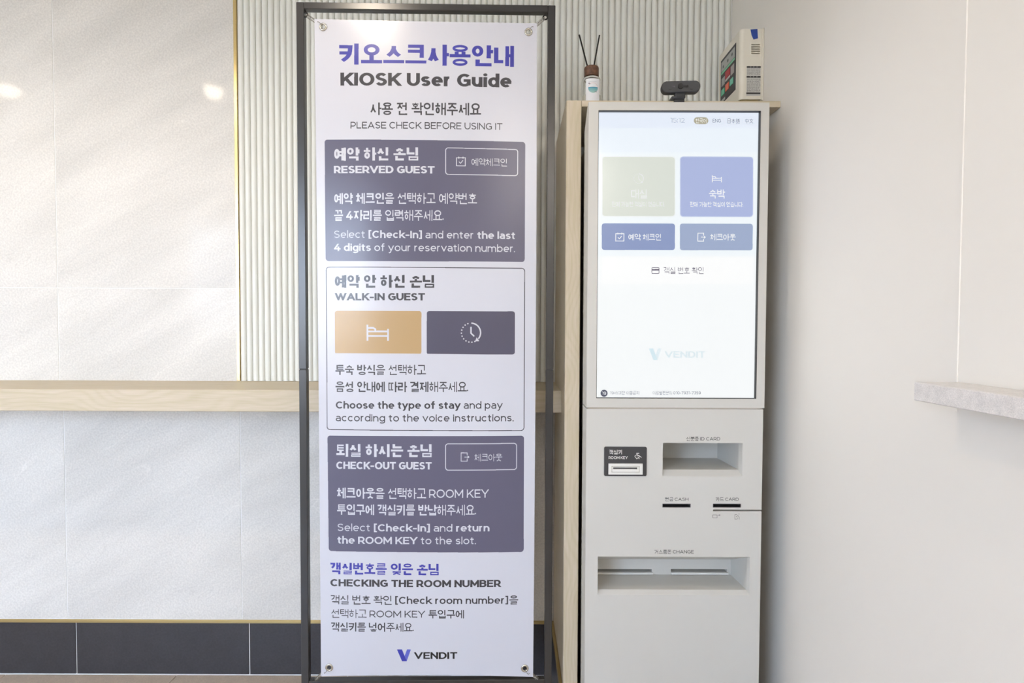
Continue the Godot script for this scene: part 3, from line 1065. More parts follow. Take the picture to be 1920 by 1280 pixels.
func build_lights() -> void:
	# added fill panel, unseen behind the camera, to soften light on the right wall
	var pm := mat("fill_panel_glow", c8(250, 250, 250), 0.6)
	pm.emission_enabled = true
	pm.emission = Color(1.0, 0.97, 0.92)
	pm.emission_energy_multiplier = 2.0
	var pt := thing("added_fill_panel", "added rectangular fill light panel on the ceiling, out of view", "light", Vector3(0.5, HC, 1.85))
	mi("fill_panel_frame", box_mesh(Vector3(-0.2, -0.03, -0.57), Vector3(0.2, -0.001, 0.57), 0.002), M["white_plastic"], pt)
	mi("diffuser", box_mesh(Vector3(-0.18, -0.033, -0.55), Vector3(0.18, -0.0301, 0.55), 0.0005), pm, pt)
	var al := AreaLight3D.new()
	al.name = "fill_panel_light"
	al.area_size = Vector2(0.36, 1.1)
	al.light_color = Color(1.0, 0.97, 0.93)
	al.light_energy = 2.2
	al.area_range = 8.0
	al.shadow_enabled = true
	al.position = Vector3(0, -0.036, 0)
	al.rotation_degrees.x = -90
	pt.add_child(al)
	var glow := mat("lamp_glow", c8(255, 244, 226), 0.5)
	glow.emission_enabled = true
	glow.emission = Color(1.0, 0.90, 0.76)
	glow.emission_energy_multiplier = 10.0
	for z in [-0.85, 0.5]:
		for x in [-2.69, -1.6, -0.53] if z < 0.0 else [0.2]:  # front row is read from reflections; the single rear lamp is added fill
			var t := thing("ceiling_light", "small round recessed downlight in the white ceiling", "light", Vector3(x, HC - 0.002, z), "recessed downlights in the ceiling")
			var st := new_st()
			torus(st, Vector3(0, 0, 0), Vector3.UP, 0.05, 0.008, 28, 0.6)
			mi("rim", st.commit(), M["white_plastic"], t)
			st = new_st()
			lathe(st, [Vector2(0, -0.001), Vector2(0.045, -0.001)], 24)
			mi("lamp_disc", st.commit(), glow, t)
			var l := SpotLight3D.new()
			l.name = "lamp"
			l.position = Vector3(0, -0.02, 0)
			l.rotation_degrees.x = -90
			l.light_color = Color(1.0, 0.94, 0.86)
			l.light_energy = 0.6
			l.light_size = 0.045
			l.spot_angle = 84
			l.spot_angle_attenuation = 0.6
			l.spot_range = 8
			l.spot_attenuation = 2
			l.shadow_enabled = true
			t.add_child(l)

# ------------------------------------------------------------------ joinery
func build_wall_shelf() -> void:
	var yt := at(300, 713.5, ZW).y
	var zf := (Vector3(0, H, 0) - at(300, 730, 1.0)).y
	zf = (H - yt) / zf                       # where the pixel row of the front edge meets the shelf's height
	var yb := at(300, 771, zf).y
	var xr := at(1062, 700, ZS).x
	var o := mi("wall_shelf", box_mesh(Vector3(XL, yb, -ZW - 0.006), Vector3(xr - 0.001, yt, -zf), 0.0015), M["wood_along"])
	tag(o, "long pale oak ledge shelf running along the tiled wall behind the banner", "shelf")

func build_surround() -> void:
	var xl := at(1061, 400, ZS).x
	var xi := at(1089, 400, ZS).x
	var yt := at(1265, 188.5, ZS).y
	var yb := at(1265, 200, ZS).y
	var t := thing("kiosk_surround", "pale oak open surround of side panel and top board around the kiosk", "cabinet", Vector3(0, 0, 0))
	mi("side_panel", box_mesh(Vector3(xl, 0.0, -ZW + 0.009), Vector3(xi, yt, -ZS), 0.0012), M["wood_up"], t)
	mi("top_board", box_mesh(Vector3(xi + 0.0005, yb, -ZW + 0.009), Vector3(XR - 0.001, yt, -ZS - 0.0005), 0.0012), M["wood_along"], t)
	# dark skirting with a brass edge that turns the corner along the side panel
	var y_brass := at(300, 1161, ZW).y
	var y_dark := at(300, 1166.5, ZW).y
	mi("skirting_tile", box_mesh(Vector3(xl - 0.008, 0.0, -ZW + 0.006), Vector3(xl - 0.0005, y_dark, -ZS - 0.004), 0.0008), M["dark_tile"], t)
	mi("brass_strip", box_mesh(Vector3(xl - 0.01, y_dark, -ZW + 0.006), Vector3(xl - 0.0005, y_brass + 0.004, -ZS - 0.004), 0.0008), M["brass_edge"], t)

func build_ledge() -> void:
	var zs := -on_plane(1802, 716, Vector3(XR, 0, 0), Vector3.RIGHT).z
	var yt := at(1804, 716, zs).y
	var xf := at(1713, 735, zs).x
	var yb := at(1713, 750, zs).y
	var o := mi("stone_ledge", box_mesh(Vector3(xf, yb, -zs), Vector3(XR - 0.0025, yt, 0.9), 0.0015), M["granite"])
	tag(o, "speckled white stone ledge jutting from the plain right wall", "ledge")

# ------------------------------------------------------------------ kiosk
func kiosk_frame() -> Dictionary:
	return {
		"xl": at(1102, 450, ZK).x, "xr": at(1438.5, 450, ZK).x, "yt": at(1270, 191.5, ZK).y, "ys": at(1270, 764, ZK).y,
		"sx0": at(1120, 480, ZK).x, "sx1": at(1422.5, 480, ZK).x, "sy0": at(1270, 747, ZK).y, "sy1": at(1270, 207, ZK).y,
	}

func build_kiosk() -> void:
	var k := kiosk_frame()
	var xl: float = k.xl
	var xr: float = k.xr
	var t := thing("kiosk", "tall off-white self check-in kiosk with a lit portrait touchscreen", "kiosk", Vector3.ZERO)
	var z := -ZK
	var zb := -ZK - 0.083
	# head: a frame around the screen whose back slopes at the top
	var st := new_st()
	for e in [[xl, k.sx0], [k.sx1, xr]]:
		var a: float = e[0]
		var b: float = e[1]
		prism(st, [Vector3(a, k.yt, z), Vector3(a, k.yt, z - 0.02), Vector3(a, k.yt - 0.05, zb), Vector3(a, k.ys, zb), Vector3(a, k.ys, z)], Vector3(b - a, 0, 0))
	cbox(st, Vector3(k.sx0, k.sy1, z - 0.022), Vector3(k.sx1, k.yt, z), 0.0)
	cbox(st, Vector3(k.sx0, k.ys, zb), Vector3(k.sx1, k.sy0, z), 0.0)
	mi("screen_bezel", st.commit(), M["kiosk_white"], t)
	# black lining of the screen's recess
	st = new_st()
	var rd := 0.012
	var lw := 0.0012
	for e in [[k.sx0, k.sx1, k.sy1 - lw, k.sy1], [k.sx1 - lw, k.sx1, k.sy0, k.sy1], [k.sx0, k.sx0 + lw, k.sy0, k.sy1], [k.sx0, k.sx1, k.sy0, k.sy0 + lw]]:
		cbox(st, Vector3(e[0], e[2], z - rd), Vector3(e[1], e[3], z - 0.0006), 0.0)
	mi("recess_lining", st.commit(), M["black"], t)
	build_screen(t, k, z - rd)
	# lower half: front door with two pockets
	var yg: float = at(1270, 767, ZK).y
	var yf := 0.0
	var pockets := []
	for e in [[1243.0, 1391.5, 830.0, 893.0], [1121.0, 1405.0, 1043.0, 1115.5]]:
		var a := at(e[0], e[2], ZK)
		var b := at(e[1], e[3], ZK)
		pockets.append([a.x, b.x, b.y, a.y])
	var xrl := xr - 0.003
	var xs := [xl, xrl]
	var ys := [yf, yg]
	# the slit of the card reader is cut right through to the door's edge
	var s0 := at(1337, 955, ZK)
	var s1 := at(1430, 958.5, ZK)
	var slits := [[s0.x, xrl, s1.y, s0.y]]
	var mouths := []
	for e in [["cash_slot", 1242.0, 1294.7], ["card_slot", 1336.7, 1388.7]]:
		var ma := at(e[1], 944, ZK)
		var mb := at(e[2], 951, ZK)
		mouths.append([e[0], ma.x, mb.x, mb.y, ma.y])
		pockets.append([ma.x, mb.x, mb.y, ma.y])
	for h in pockets + slits:
		xs.append_array([h[0], h[1]])
		ys.append_array([h[2], h[3]])
	xs.sort()
	ys.sort()
	st = new_st()
	for i in xs.size() - 1:
		for j in ys.size() - 1:
			var cx: float = (xs[i] + xs[i + 1]) / 2
			var cy: float = (ys[j] + ys[j + 1]) / 2
			var inside: bool = xs[i + 1] - xs[i] < 1e-5 or ys[j + 1] - ys[j] < 1e-5
			for h in pockets + slits:
				inside = inside or (cx > h[0] and cx < h[1] and cy > h[2] and cy < h[3])
			if not inside:
				quad(st, Vector3(xs[i], ys[j], z), Vector3(xs[i + 1], ys[j], z), Vector3(xs[i + 1], ys[j + 1], z), Vector3(xs[i], ys[j + 1], z), Vector3.BACK)
	# sides, top with a small bevel
	quad(st, Vector3(xl, yf, z), Vector3(xl, yf, zb), Vector3(xl, yg, zb), Vector3(xl, yg, z), Vector3.LEFT)
	quad(st, Vector3(xrl, yf, z), Vector3(xrl, yf, zb), Vector3(xrl, s1.y, zb), Vector3(xrl, s1.y, z), Vector3.RIGHT)
	quad(st, Vector3(xrl, s0.y, z), Vector3(xrl, s0.y, zb), Vector3(xrl, yg, zb), Vector3(xrl, yg, z), Vector3.RIGHT)
	quad(st, Vector3(xl, yg, z), Vector3(xrl, yg, z), Vector3(xrl, yg, zb), Vector3(xl, yg, zb), Vector3.UP)
	for h in slits:
		quad(st, Vector3(h[0], h[2], z), Vector3(h[1], h[2], z), Vector3(h[1], h[2], zb), Vector3(h[0], h[2], zb), Vector3.UP)
		quad(st, Vector3(h[0], h[3], z), Vector3(h[1], h[3], z), Vector3(h[1], h[3], zb), Vector3(h[0], h[3], zb), Vector3.DOWN)
	mi("front_door", st.commit(), M["kiosk_white"], t)
	# seam between head and door
	mi("seam", box_mesh(Vector3(xl + 0.004, yg, zb), Vector3(xrl - 0.004, k.ys, z - 0.003), 0.0), M["steel"], t)
	# body behind, a little narrower, standing on the floor; it leaves the pockets free
	var body := new_st()
	var zb2 := -ZW + 0.05
	cbox(body, Vector3(xl + 0.017, 0.0, zb2), Vector3(xr - 0.02, k.yt - 0.055, -ZK - 0.19), 0.0)
	cbox(body, Vector3(xl + 0.017, 0.0, -ZK - 0.19), Vector3(xl + 0.02, k.yt - 0.055, zb), 0.0)
	cbox(body, Vector3(xr - 0.023, 0.0, -ZK - 0.19), Vector3(xr - 0.02, k.yt - 0.055, zb), 0.0)
	cbox(body, Vector3(xl + 0.02, k.yt - 0.058, -ZK - 0.19), Vector3(xr - 0.023, k.yt - 0.055, zb), 0.0)
	mi("body", body.commit(), M["kiosk_white"], t)
	# pockets
	var p0: Array = pockets[0]
	mi("card_tray", pocket(p0, z, 0.15, 0.0, 0.018, 0.012), M["kiosk_white"], t)
	var p1: Array = pockets[1]
	var zt := z - 0.105
	var slots := []
	for e in [[1100.0, 1222.0], [1258.0, 1363.0]]:
		var sa := at(e[0], 1066.5, -zt)
		var sb := at(e[1], 1072, -zt)
		slots.append([maxf(sa.x, p1[0] + 0.002), sb.x, sb.y, sa.y])
	var tray := mi("change_tray", pocket(p1, z, 0.105, 0.05, 0.012, 0.010, slots), M["kiosk_white"], t)
	for h in slots:
		var w := at(1360, 1076, -zt).y
		mi("slot_lip", box_mesh(Vector3(h[0], w, zt + 0.0001), Vector3(h[1] + 0.003, h[2] - 0.0002, zt + 0.006), 0.0008), M["white_plastic"], tray)
	# slots for cash and card
	for e in mouths:
		st = new_st()
		var lo := Vector2(e[1] + 0.0012, e[3] + 0.0012)
		var hi := Vector2(e[2] - 0.0012, e[4] - 0.0012)
		holed_plate(st, e[1], e[2], e[3], e[4], z + 0.0008, [[lo.x, hi.x, lo.y, hi.y]], 0.03)
		for q in [[e[1], e[2], e[3], Vector3.DOWN], [e[1], e[2], e[4], Vector3.UP]]:
			quad(st, Vector3(q[0], q[2], z + 0.0008), Vector3(q[1], q[2], z + 0.0008), Vector3(q[1], q[2], z - 0.004), Vector3(q[0], q[2], z - 0.004), q[3])
		for q in [[e[1], Vector3.LEFT], [e[2], Vector3.RIGHT]]:
			quad(st, Vector3(q[0], e[3], z + 0.0008), Vector3(q[0], e[4], z + 0.0008), Vector3(q[0], e[4], z - 0.004), Vector3(q[0], e[3], z - 0.004), q[1])
		mi(e[0], st.commit(), M["charcoal"], t)
	# key plate
	var a := at(1132.8, 837, ZK)
	var b := at(1212, 892, ZK)
	st = new_st()
	var pts := []
	for p in rrect(Vector2(a.x, b.y), Vector2(b.x, a.y), 0.004):
		pts.append(Vector3(p.x, p.y, z - 0.001))
	prism(st, pts, Vector3(0, 0, 0.003))
	var plate := mi("key_plate", st.commit(), M["charcoal"], t)
	var c := at(1140.5, 868, ZK)
	var d := at(1204, 888.5, ZK)
	var f0 := at(1149, 875, ZK)
	var f1 := at(1194, 878.3, ZK)
	st = new_st()
	holed_plate(st, c.x, d.x, d.y, c.y, z + 0.006, [[f0.x, f1.x, f1.y, f0.y]], 0.02)
	for q in [[d.y, Vector3.DOWN], [c.y, Vector3.UP]]:
		quad(st, Vector3(c.x, q[0], z + 0.006), Vector3(d.x, q[0], z + 0.006), Vector3(d.x, q[0], z + 0.0015), Vector3(c.x, q[0], z + 0.0015), q[1])
	for q in [[c.x, Vector3.LEFT], [d.x, Vector3.RIGHT]]:
		quad(st, Vector3(q[0], d.y, z + 0.006), Vector3(q[0], c.y, z + 0.006), Vector3(q[0], c.y, z + 0.0015), Vector3(q[0], d.y, z + 0.0015), q[1])
	mi("key_insert", st.commit(), M["white_plastic"], plate)
	var e0 := at(1146, 872.5, ZK)
	var e1 := at(1198, 884, ZK)
	st = new_st()
	var zz := z + 0.0062
	for q in [[e0.x, e1.x, e0.y - 0.0009, e0.y], [e0.x, e1.x, e1.y, e1.y + 0.0009], [e0.x, e0.x + 0.0009, e1.y, e0.y], [e1.x - 0.0009, e1.x, e1.y, e0.y]]:
		cbox(st, Vector3(q[0], q[2], z + 0.004), Vector3(q[1], q[3], zz + 0.0008), 0.0)
	mi("insert_rim", st.commit(), M["steel"], plate)
	var pn := print_pen(Vector3(0, 0, z + 0.0024))
	pn.text([["객실키", 0.12]], 1141.7, 851.5, 1166.5, 851.5, 8.6)
	pn.text([["ROOM KEY", 0.12]], 1141, 860.3, 1177, 860.3, 5.2)
	pn.line([Vector2(1193, 849.5), Vector2(1198.5, 849.5)], 1.3)
	pn.line([Vector2(1190, 855), Vector2(1194.5, 851.5), Vector2(1199, 856), Vector2(1194, 860), Vector2(1190, 855)], 0.9)
	pn.line([Vector2(1194, 855), Vector2(1198, 853.5), Vector2(1203, 857.5)], 0.9)
	pn.line([Vector2(1196, 857), Vector2(1199, 860)], 0.9)
	mi("key_lettering", pn.st.commit(), M["print_white"], plate)
	# lettering on the door
	pn = print_pen(Vector3(0, 0, z + 0.0003))
	pn.text([["신분증", 0.09], [" ID CARD", 0.095]], 1286.4, 826.3, 1350.5, 826.3, 7.8)
	pn.text([["현금", 0.09], [" CASH", 0.095]], 1246.6, 939.3, 1291, 939.3, 7.4)
	pn.text([["카드", 0.09], [" CARD", 0.095]], 1341.6, 939.3, 1385.5, 939.3, 7.4)
	pn.text([["거스름돈", 0.09], [" CHANGE", 0.095]], 1226.8, 1038, 1301, 1038, 7.8)
	pn.line([Vector2(1336.5, 965), Vector2(1344.5, 965), Vector2(1344.5, 970.5), Vector2(1336.5, 970.5)], 0.6, true)
	pn.line([Vector2(1346, 965.3), Vector2(1350, 965.3)], 0.6)
	pn.line([Vector2(1348.8, 964), Vector2(1350.2, 965.3), Vector2(1348.8, 966.6)], 0.5)
	pn.line([Vector2(1382, 964.5), Vector2(1378, 964.5), Vector2(1378, 973), Vector2(1382, 973)], 0.6)
	pn.line([Vector2(1380, 969), Vector2(1383.5, 966), Vector2(1386, 969), Vector2(1386, 973.5)], 0.6)
	pn.line([Vector2(1384, 963.2), Vector2(1387, 963.2)], 0.6)
	pn.line([Vector2(1383, 969.5), Vector2(1383, 973)], 0.5)
	mi("lettering", pn.st.commit(), M["print_dark"], t)
	# lock on the right side
	var ll := at(1433, 830, ZK)
	st = new_st()
	lathe(st, [Vector2(0, 0.004), Vector2(0.006, 0.0035), Vector2(0.0085, 0.001), Vector2(0.0085, -0.003)], 18)
	var lock := mi("lock", st.commit(), M["kiosk_white"], t, Vector3(xrl + 0.002, ll.y, z - 0.02))
	lock.rotation_degrees.z = -90

func print_pen(p: Vector3) -> Pen:
	var pn := pen()
	pn.st = new_st()
	var n := Vector3.BACK
	pn.px_to = func(x: float, y: float) -> Vector2:
		var q := on_plane(x, y, p, n)
		return Vector2(q.x, q.y)
	pn.lift = func(v: Vector2) -> Vector3:
		return Vector3(v.x, v.y, p.z)
	return pn

# a flat plate in the plane z with rectangular openings [x0, x1, y0, y1], each leading into a hollow of the given depth
func holed_plate(st: SurfaceTool, x0: float, x1: float, y0: float, y1: float, z: float, holes: Array, depth: float) -> void:
	var xs := [x0, x1]
	var ys := [y0, y1]
	for h in holes:
		xs.append_array([h[0], h[1]])
		ys.append_array([h[2], h[3]])
	xs.sort()
	ys.sort()
	for i in xs.size() - 1:
		for j in ys.size() - 1:
			var cx: float = (xs[i] + xs[i + 1]) / 2
			var cy: float = (ys[j] + ys[j + 1]) / 2
			var skip: bool = xs[i + 1] - xs[i] < 1e-6 or ys[j + 1] - ys[j] < 1e-6
			for h in holes:
				skip = skip or (cx > h[0] and cx < h[1] and cy > h[2] and cy < h[3])
			if not skip:
				quad(st, Vector3(xs[i], ys[j], z), Vector3(xs[i + 1], ys[j], z), Vector3(xs[i + 1], ys[j + 1], z), Vector3(xs[i], ys[j + 1], z), Vector3.BACK)
	for h in holes:
		hollow(st, h, z, depth)

func hollow(st: SurfaceTool, h: Array, z: float, depth: float) -> void:
	var a := [Vector3(h[0], h[2], z), Vector3(h[1], h[2], z), Vector3(h[1], h[3], z), Vector3(h[0], h[3], z)]
	var e := Vector3(0, 0, -depth)
	var outs := [Vector3.UP, Vector3.LEFT, Vector3.DOWN, Vector3.RIGHT]
	for i in 4:
		var j := (i + 1) % 4
		quad(st, a[i], a[j], a[j] + e, a[i] + e, outs[i])
	quad(st, a[0] + e, a[1] + e, a[2] + e, a[3] + e, Vector3.BACK)

# a pocket behind an opening [x0, x1, y0, y1]; its roof falls by drop towards the back, lips are bevelled
func pocket(o: Array, z: float, depth: float, drop: float, lip: float, side: float, slots := []) -> ArrayMesh:
	var st := new_st()
	var x0: float = o[0]
	var x1: float = o[1]
	var y0: float = o[2]
	var y1: float = o[3]
	var zb := z - depth
	# bevelled lip below and on the right
	var a := [Vector3(x0, y0, z), Vector3(x1, y0, z), Vector3(x1, y1, z), Vector3(x0, y1, z)]
	var b := [Vector3(x0, y0 + lip * 0.75, z - lip), Vector3(x1 - side * 0.3, y0 + lip * 0.75, z - lip), Vector3(x1 - side * 0.3, y1 - drop * lip / depth, z - lip), Vector3(x0, y1 - drop * lip / depth, z - lip)]
	var c := [Vector3(x0, y0 + lip * 0.75, zb), Vector3(x1 - side, y0 + lip * 0.75, zb), Vector3(x1 - side, y1 - drop, zb), Vector3(x0, y1 - drop, zb)]
	var outs := [Vector3.UP, Vector3.LEFT, Vector3.DOWN, Vector3.RIGHT]
	for i in 4:
		var j := (i + 1) % 4
		quad(st, a[i], a[j], b[j], b[i], outs[i])
		quad(st, b[i], b[j], c[j], c[i], outs[i])
	holed_plate(st, x0, x1 - side, y0 + lip * 0.75, y1 - drop, zb, slots, 0.05)
	return st.commit()

func build_screen(t: Node3D, k: Dictionary, z: float) -> void:
	var W := 1120
	var Hh := 2000
	var im := Image.create(W, Hh, false, Image.FORMAT_RGB8)
	im.fill(c8(249, 252, 253))
	var p := pen()
	p.img = im
	var x0: float = k.sx0
	var x1: float = k.sx1
	var y0: float = k.sy0
	var y1: float = k.sy1
	p.px_to = func(x: float, y: float) -> Vector2:
		var q := on_plane(x, y, Vector3(0, 0, z), Vector3.BACK)
		return Vector2((q.x - x0) / (x1 - x0) * W, (y1 - q.y) / (y1 - y0) * Hh)
	# header band and the button field
	p.col = c8(232, 240, 253)
	p.area(PackedVector2Array([Vector2(1100, 200), Vector2(1440, 200), Vector2(1440, 240), Vector2(1100, 240)]))
	p.col = c8(238, 246, 254)
	p.area(PackedVector2Array([Vector2(1100, 240), Vector2(1440, 240), Vector2(1440, 286), Vector2(1100, 286)]))
	p.col = c8(243, 250, 254)
	p.area(PackedVector2Array([Vector2(1100, 286), Vector2(1440, 286), Vector2(1440, 480), Vector2(1100, 480)]))
	p.col = c8(254, 255, 255)
	p.area(p.rounded(Vector2(1128, 481), Vector2(1412, 482), Vector2(1411, 532), Vector2(1128, 532), 5))
	# time and languages
	p.col = c8(152, 158, 172)
	p.text([["15:12", 0.055]], 1257, 229.6, 1284, 230, 8.2)
	p.col = c8(176, 170, 148)
	p.area(p.rounded(Vector2(1301, 219.5), Vector2(1328, 219.8), Vector2(1328, 232.8), Vector2(1301, 232.5), 6.3))
	p.col = c8(212, 218, 232)
	for e in [[1331.8, 1357.8], [1360.6, 1389], [1391.3, 1417]]:
		var o := p.rounded(Vector2(e[0], 219.8), Vector2(e[1], 220), Vector2(e[1], 233), Vector2(e[0], 232.8), 6.3)
		p.line(Array(o), 0.45, true)
	p.col = c8(240, 240, 236)
	p.text([["한국어", 0.1]], 1304, 230.6, 1325, 230.8, 8.6)
	p.col = c8(92, 96, 114)
	p.text([["ENG", 0.075]], 1336.3, 229.4, 1352, 229.6, 6.8)
	p.text([["日本語", 0.06]], 1363, 231, 1387, 231.2, 8.6)
	p.text([["中文", 0.06]], 1396.5, 231, 1412.5, 231.2, 8.6)
	# large buttons
	p.col = c8(240, 244, 242)
	p.area(p.rounded(Vector2(1128, 292.5), Vector2(1266.6, 293), Vector2(1266.3, 406.5), Vector2(1128, 406.3), 6))
	p.col = c8(219, 224, 215)
	p.area(p.rounded(Vector2(1129.5, 294), Vector2(1265, 294.5), Vector2(1264.8, 405), Vector2(1129.5, 404.8), 5))
	p.col = c8(200, 208, 236)
	p.area(p.rounded(Vector2(1274.8, 293), Vector2(1412.6, 293.5), Vector2(1412.2, 407), Vector2(1274.8, 406.6), 6))
	p.col = c8(172, 184, 224)
	p.area(p.rounded(Vector2(1276.2, 294.5), Vector2(1411.4, 295), Vector2(1411, 405.6), Vector2(1276.2, 405.2), 5))
	p.col = c8(240, 244, 244)
	p.clock(Vector2(1197.5, 334.8), 9, 1.0)
	p.text([["대실", 0.09]], 1183, 372, 1213, 372, 17)
	p.text([["판매 가능한 객실이 없습니다.", 0.085]], 1147, 387.5, 1246.6, 387.7, 9.6)
	p.col = c8(252, 253, 255)
	p.bed(1335, 328.6, 1353.2, 341.6, 1.3)
	p.text([["숙박", 0.1]], 1329, 372, 1358.5, 372.2, 17)
	p.text([["판매 가능한 객실이 없습니다.", 0.095]], 1293.5, 387.8, 1393.6, 388, 9.6)
	# small buttons
	p.col = c8(138, 154, 196)
	p.area(p.rounded(Vector2(1128.3, 418.5), Vector2(1265.6, 419), Vector2(1265.4, 468.8), Vector2(1128.3, 468.5), 5))
	p.col = c8(158, 173, 204)
	p.area(p.rounded(Vector2(1274.8, 418.9), Vector2(1411.6, 419.3), Vector2(1411.2, 469.3), Vector2(1274.8, 469), 5))
	p.col = c8(252, 253, 255)
	p.calendar(1154.5, 436, 1169.8, 451.8, 1.3)
	p.text([["예약 체크인", 0.1]], 1178, 450.5, 1239.5, 450.8, 12.4)
	p.leave(1308.5, 437, 1323.5, 452, 1.3)
	p.text([["체크아웃", 0.1]], 1331.7, 450.6, 1379, 450.9, 12.4)
	# room number line
	p.col = c8(98, 92, 112)
	p.line(Array(p.rounded(Vector2(1222.2, 501.6), Vector2(1235.8, 501.6), Vector2(1235.8, 512.6), Vector2(1222.2, 512.6), 1.5)), 1.0, true)
	p.area(PackedVector2Array([Vector2(1222, 504.4), Vector2(1236, 504.4), Vector2(1236, 507), Vector2(1222, 507)]))
	p.text([["객실 번호 확인", 0.07]], 1244, 513.2, 1319.4, 513.4, 12.6)
	# maker's mark and footer
	p.emblem(1216.5, 653, 1240, 675, c8(216, 236, 244), c8(228, 241, 246))
	p.col = c8(224, 238, 243)
	p.text([["VENDIT", 0.17]], 1246.5, 670.4, 1322.4, 670.6, 12.4)
	p.col = c8(82, 86, 104)
	p.disc(Vector2(1132.7, 737), 6.6)
	p.col = c8(250, 251, 253)
	p.text([["19", 0.12]], 1128.6, 740, 1136.6, 740, 6)
	p.col = c8(112, 118, 134)
	p.text([["19", 0.075], ["세 미만 이용금지", 0.075]], 1144, 739, 1198.7, 739, 5.4)
	p.text([["이용불편문의", 0.06], [" 010-7931-7359", 0.1]], 1223.5, 739.8, 1314, 739.8, 7)
	var tex := ImageTexture.create_from_image(im)
	var m := mat("screen_picture", Color(0.02, 0.02, 0.02), 0.15)
	m.emission_enabled = true
	m.emission = Color.BLACK
	m.emission_texture = tex
	m.emission_energy_multiplier = 1.24
	var st := new_st()
	var a := [Vector3(x0, y0, z), Vector3(x1, y0, z), Vector3(x1, y1, z), Vector3(x0, y1, z)]
	var uv := [Vector2(0, 1), Vector2(1, 1), Vector2(1, 0), Vector2(0, 0)]
	for i in [0, 2, 1, 0, 3, 2]:
		st.set_normal(Vector3.BACK)
		st.set_uv(uv[i])
		st.add_vertex(a[i])
	var o := mi("screen", st.commit(), m, t)
	o.set_meta("label", "lit portrait touchscreen showing check-in buttons")
	var l := AreaLight3D.new()
	l.name = "screen_light"
	l.area_size = Vector2(x1 - x0 - 0.01, y1 - y0 - 0.01)
	l.light_color = Color(0.93, 0.96, 1.0)
	l.light_energy = 0.02
	l.area_range = 6.0
	l.shadow_enabled = true
	l.position = Vector3((x0 + x1) / 2, (y0 + y1) / 2, z + 0.003)
	l.rotation_degrees.y = 180
	t.add_child(l)

# ------------------------------------------------------------------ banner stand and banner
const BL_D := 1.562          # depth of the left post
const BR_D := 1.574          # depth of the right post

func stand_frame() -> Dictionary:
	var l := at(553.5, 640, BL_D)
	l = at(560.0, 640, BL_D)
	var r := at(1038, 640, BR_D)
	var o := {"l": Vector3(l.x, 0, -BL_D), "r": Vector3(r.x, 0, -BR_D)}
	var dirx: Vector3 = (o.r - o.l).normalized()
	o.x = dirx
	o.n = dirx.cross(Vector3.UP).normalized()      # towards the room
	if o.n.z < 0:
		o.n = -o.n
	o.top = at(800, 6.5, 1.568).y
	return o

func build_banner_stand() -> void:
	var s := stand_frame()
	var W: float = (s.r - s.l).length()
	var t := thing("banner_stand", "black square-tube metal stand holding the hanging banner with springs", "banner stand", s.l)
	t.basis = Basis(s.x, Vector3.UP, s.n)
	var tw := 0.0205
	var ytop: float = s.top
	var yseam := at(565, 692, BL_D).y
	var ybar := at(800, 1274, 1.568).y
	for x in [0.0, W - tw]:
		var p := mi("post", box_mesh(Vector3(x, 0.03, -tw), Vector3(x + tw, yseam - 0.001, 0), 0.0012), M["frame_black"], t)
		mi("upper_post", box_mesh(Vector3(x, yseam + 0.001, -tw), Vector3(x + tw, ytop, 0), 0.0012), M["frame_black"], t)
		mi("coupling", box_mesh(Vector3(x + 0.0015, yseam - 0.006, -tw + 0.0015), Vector3(x + tw - 0.0015, yseam + 0.006, -0.0015), 0.0005), M["charcoal"], p)
		mi("foot", box_mesh(Vector3(x - 0.004, 0.0, -0.22), Vector3(x + tw + 0.004, 0.03, 0.2), 0.002), M["frame_black"], t)
	mi("top_bar", box_mesh(Vector3(tw, ytop - 0.018, -tw), Vector3(W - tw, ytop, 0), 0.0012), M["frame_black"], t)
	mi("bottom_bar", box_mesh(Vector3(tw, ybar - 0.022, -tw), Vector3(W - tw, ybar - 0.002, 0), 0.0012), M["frame_black"], t)
	# spring hooks from the corners to the eyelets
	var zc := -0.006
	for e in [[573.0, 28.0, 606.0, 50.0], [1022.0, 33.0, 991.0, 60.0], [590.0, 1276.0, 617.0, 1251.0], [1013.0, 1277.0, 984.0, 1253.0]]:
		var a: Vector3 = t.transform.affine_inverse() * on_plane(e[0], e[1], s.l + s.n * zc, s.n)
		var b: Vector3 = t.transform.affine_inverse() * on_plane(e[2], e[3], s.l + s.n * zc, s.n)
		a.z = zc
		b.z = zc
		var dd := (b - a).normalized()
		var side := dd.cross(Vector3.BACK).normalized()
		var pts := []
		var l0 := 0.004
		var l1 := (b - a).length() * 0.62
		pts.append(a)
		for i in 91:
			var u := i / 90.0
			var ang := u * TAU * 9.0
			pts.append(a + dd * lerpf(l0, l1, u) + (side * cos(ang) + Vector3.BACK * sin(ang)) * 0.0045)
		pts.append(a + dd * (l1 + 0.002))
		pts.append(b + Vector3.BACK * 0.0135 - dd * 0.012)
		pts.append(b + Vector3.BACK * 0.0135 - dd * 0.004)
		pts.append(b + Vector3.BACK * 0.002 - dd * 0.002)
		var st := new_st()
		tube(st, pts, 0.0008, 5)
		var h := mi("spring_hook", st.commit(), M["steel"], t)
		# black clip on the frame's corner
		st = new_st()
		torus(st, a - dd * 0.001, Vector3.BACK, 0.0058, 0.0022, 18)
		cbox(st, a - dd * 0.012 - Vector3(0.005, 0.005, 0.004), a - dd * 0.012 + Vector3(0.005, 0.005, 0.004), 0.001)
		mi("clip", st.commit(), M["black"], h)

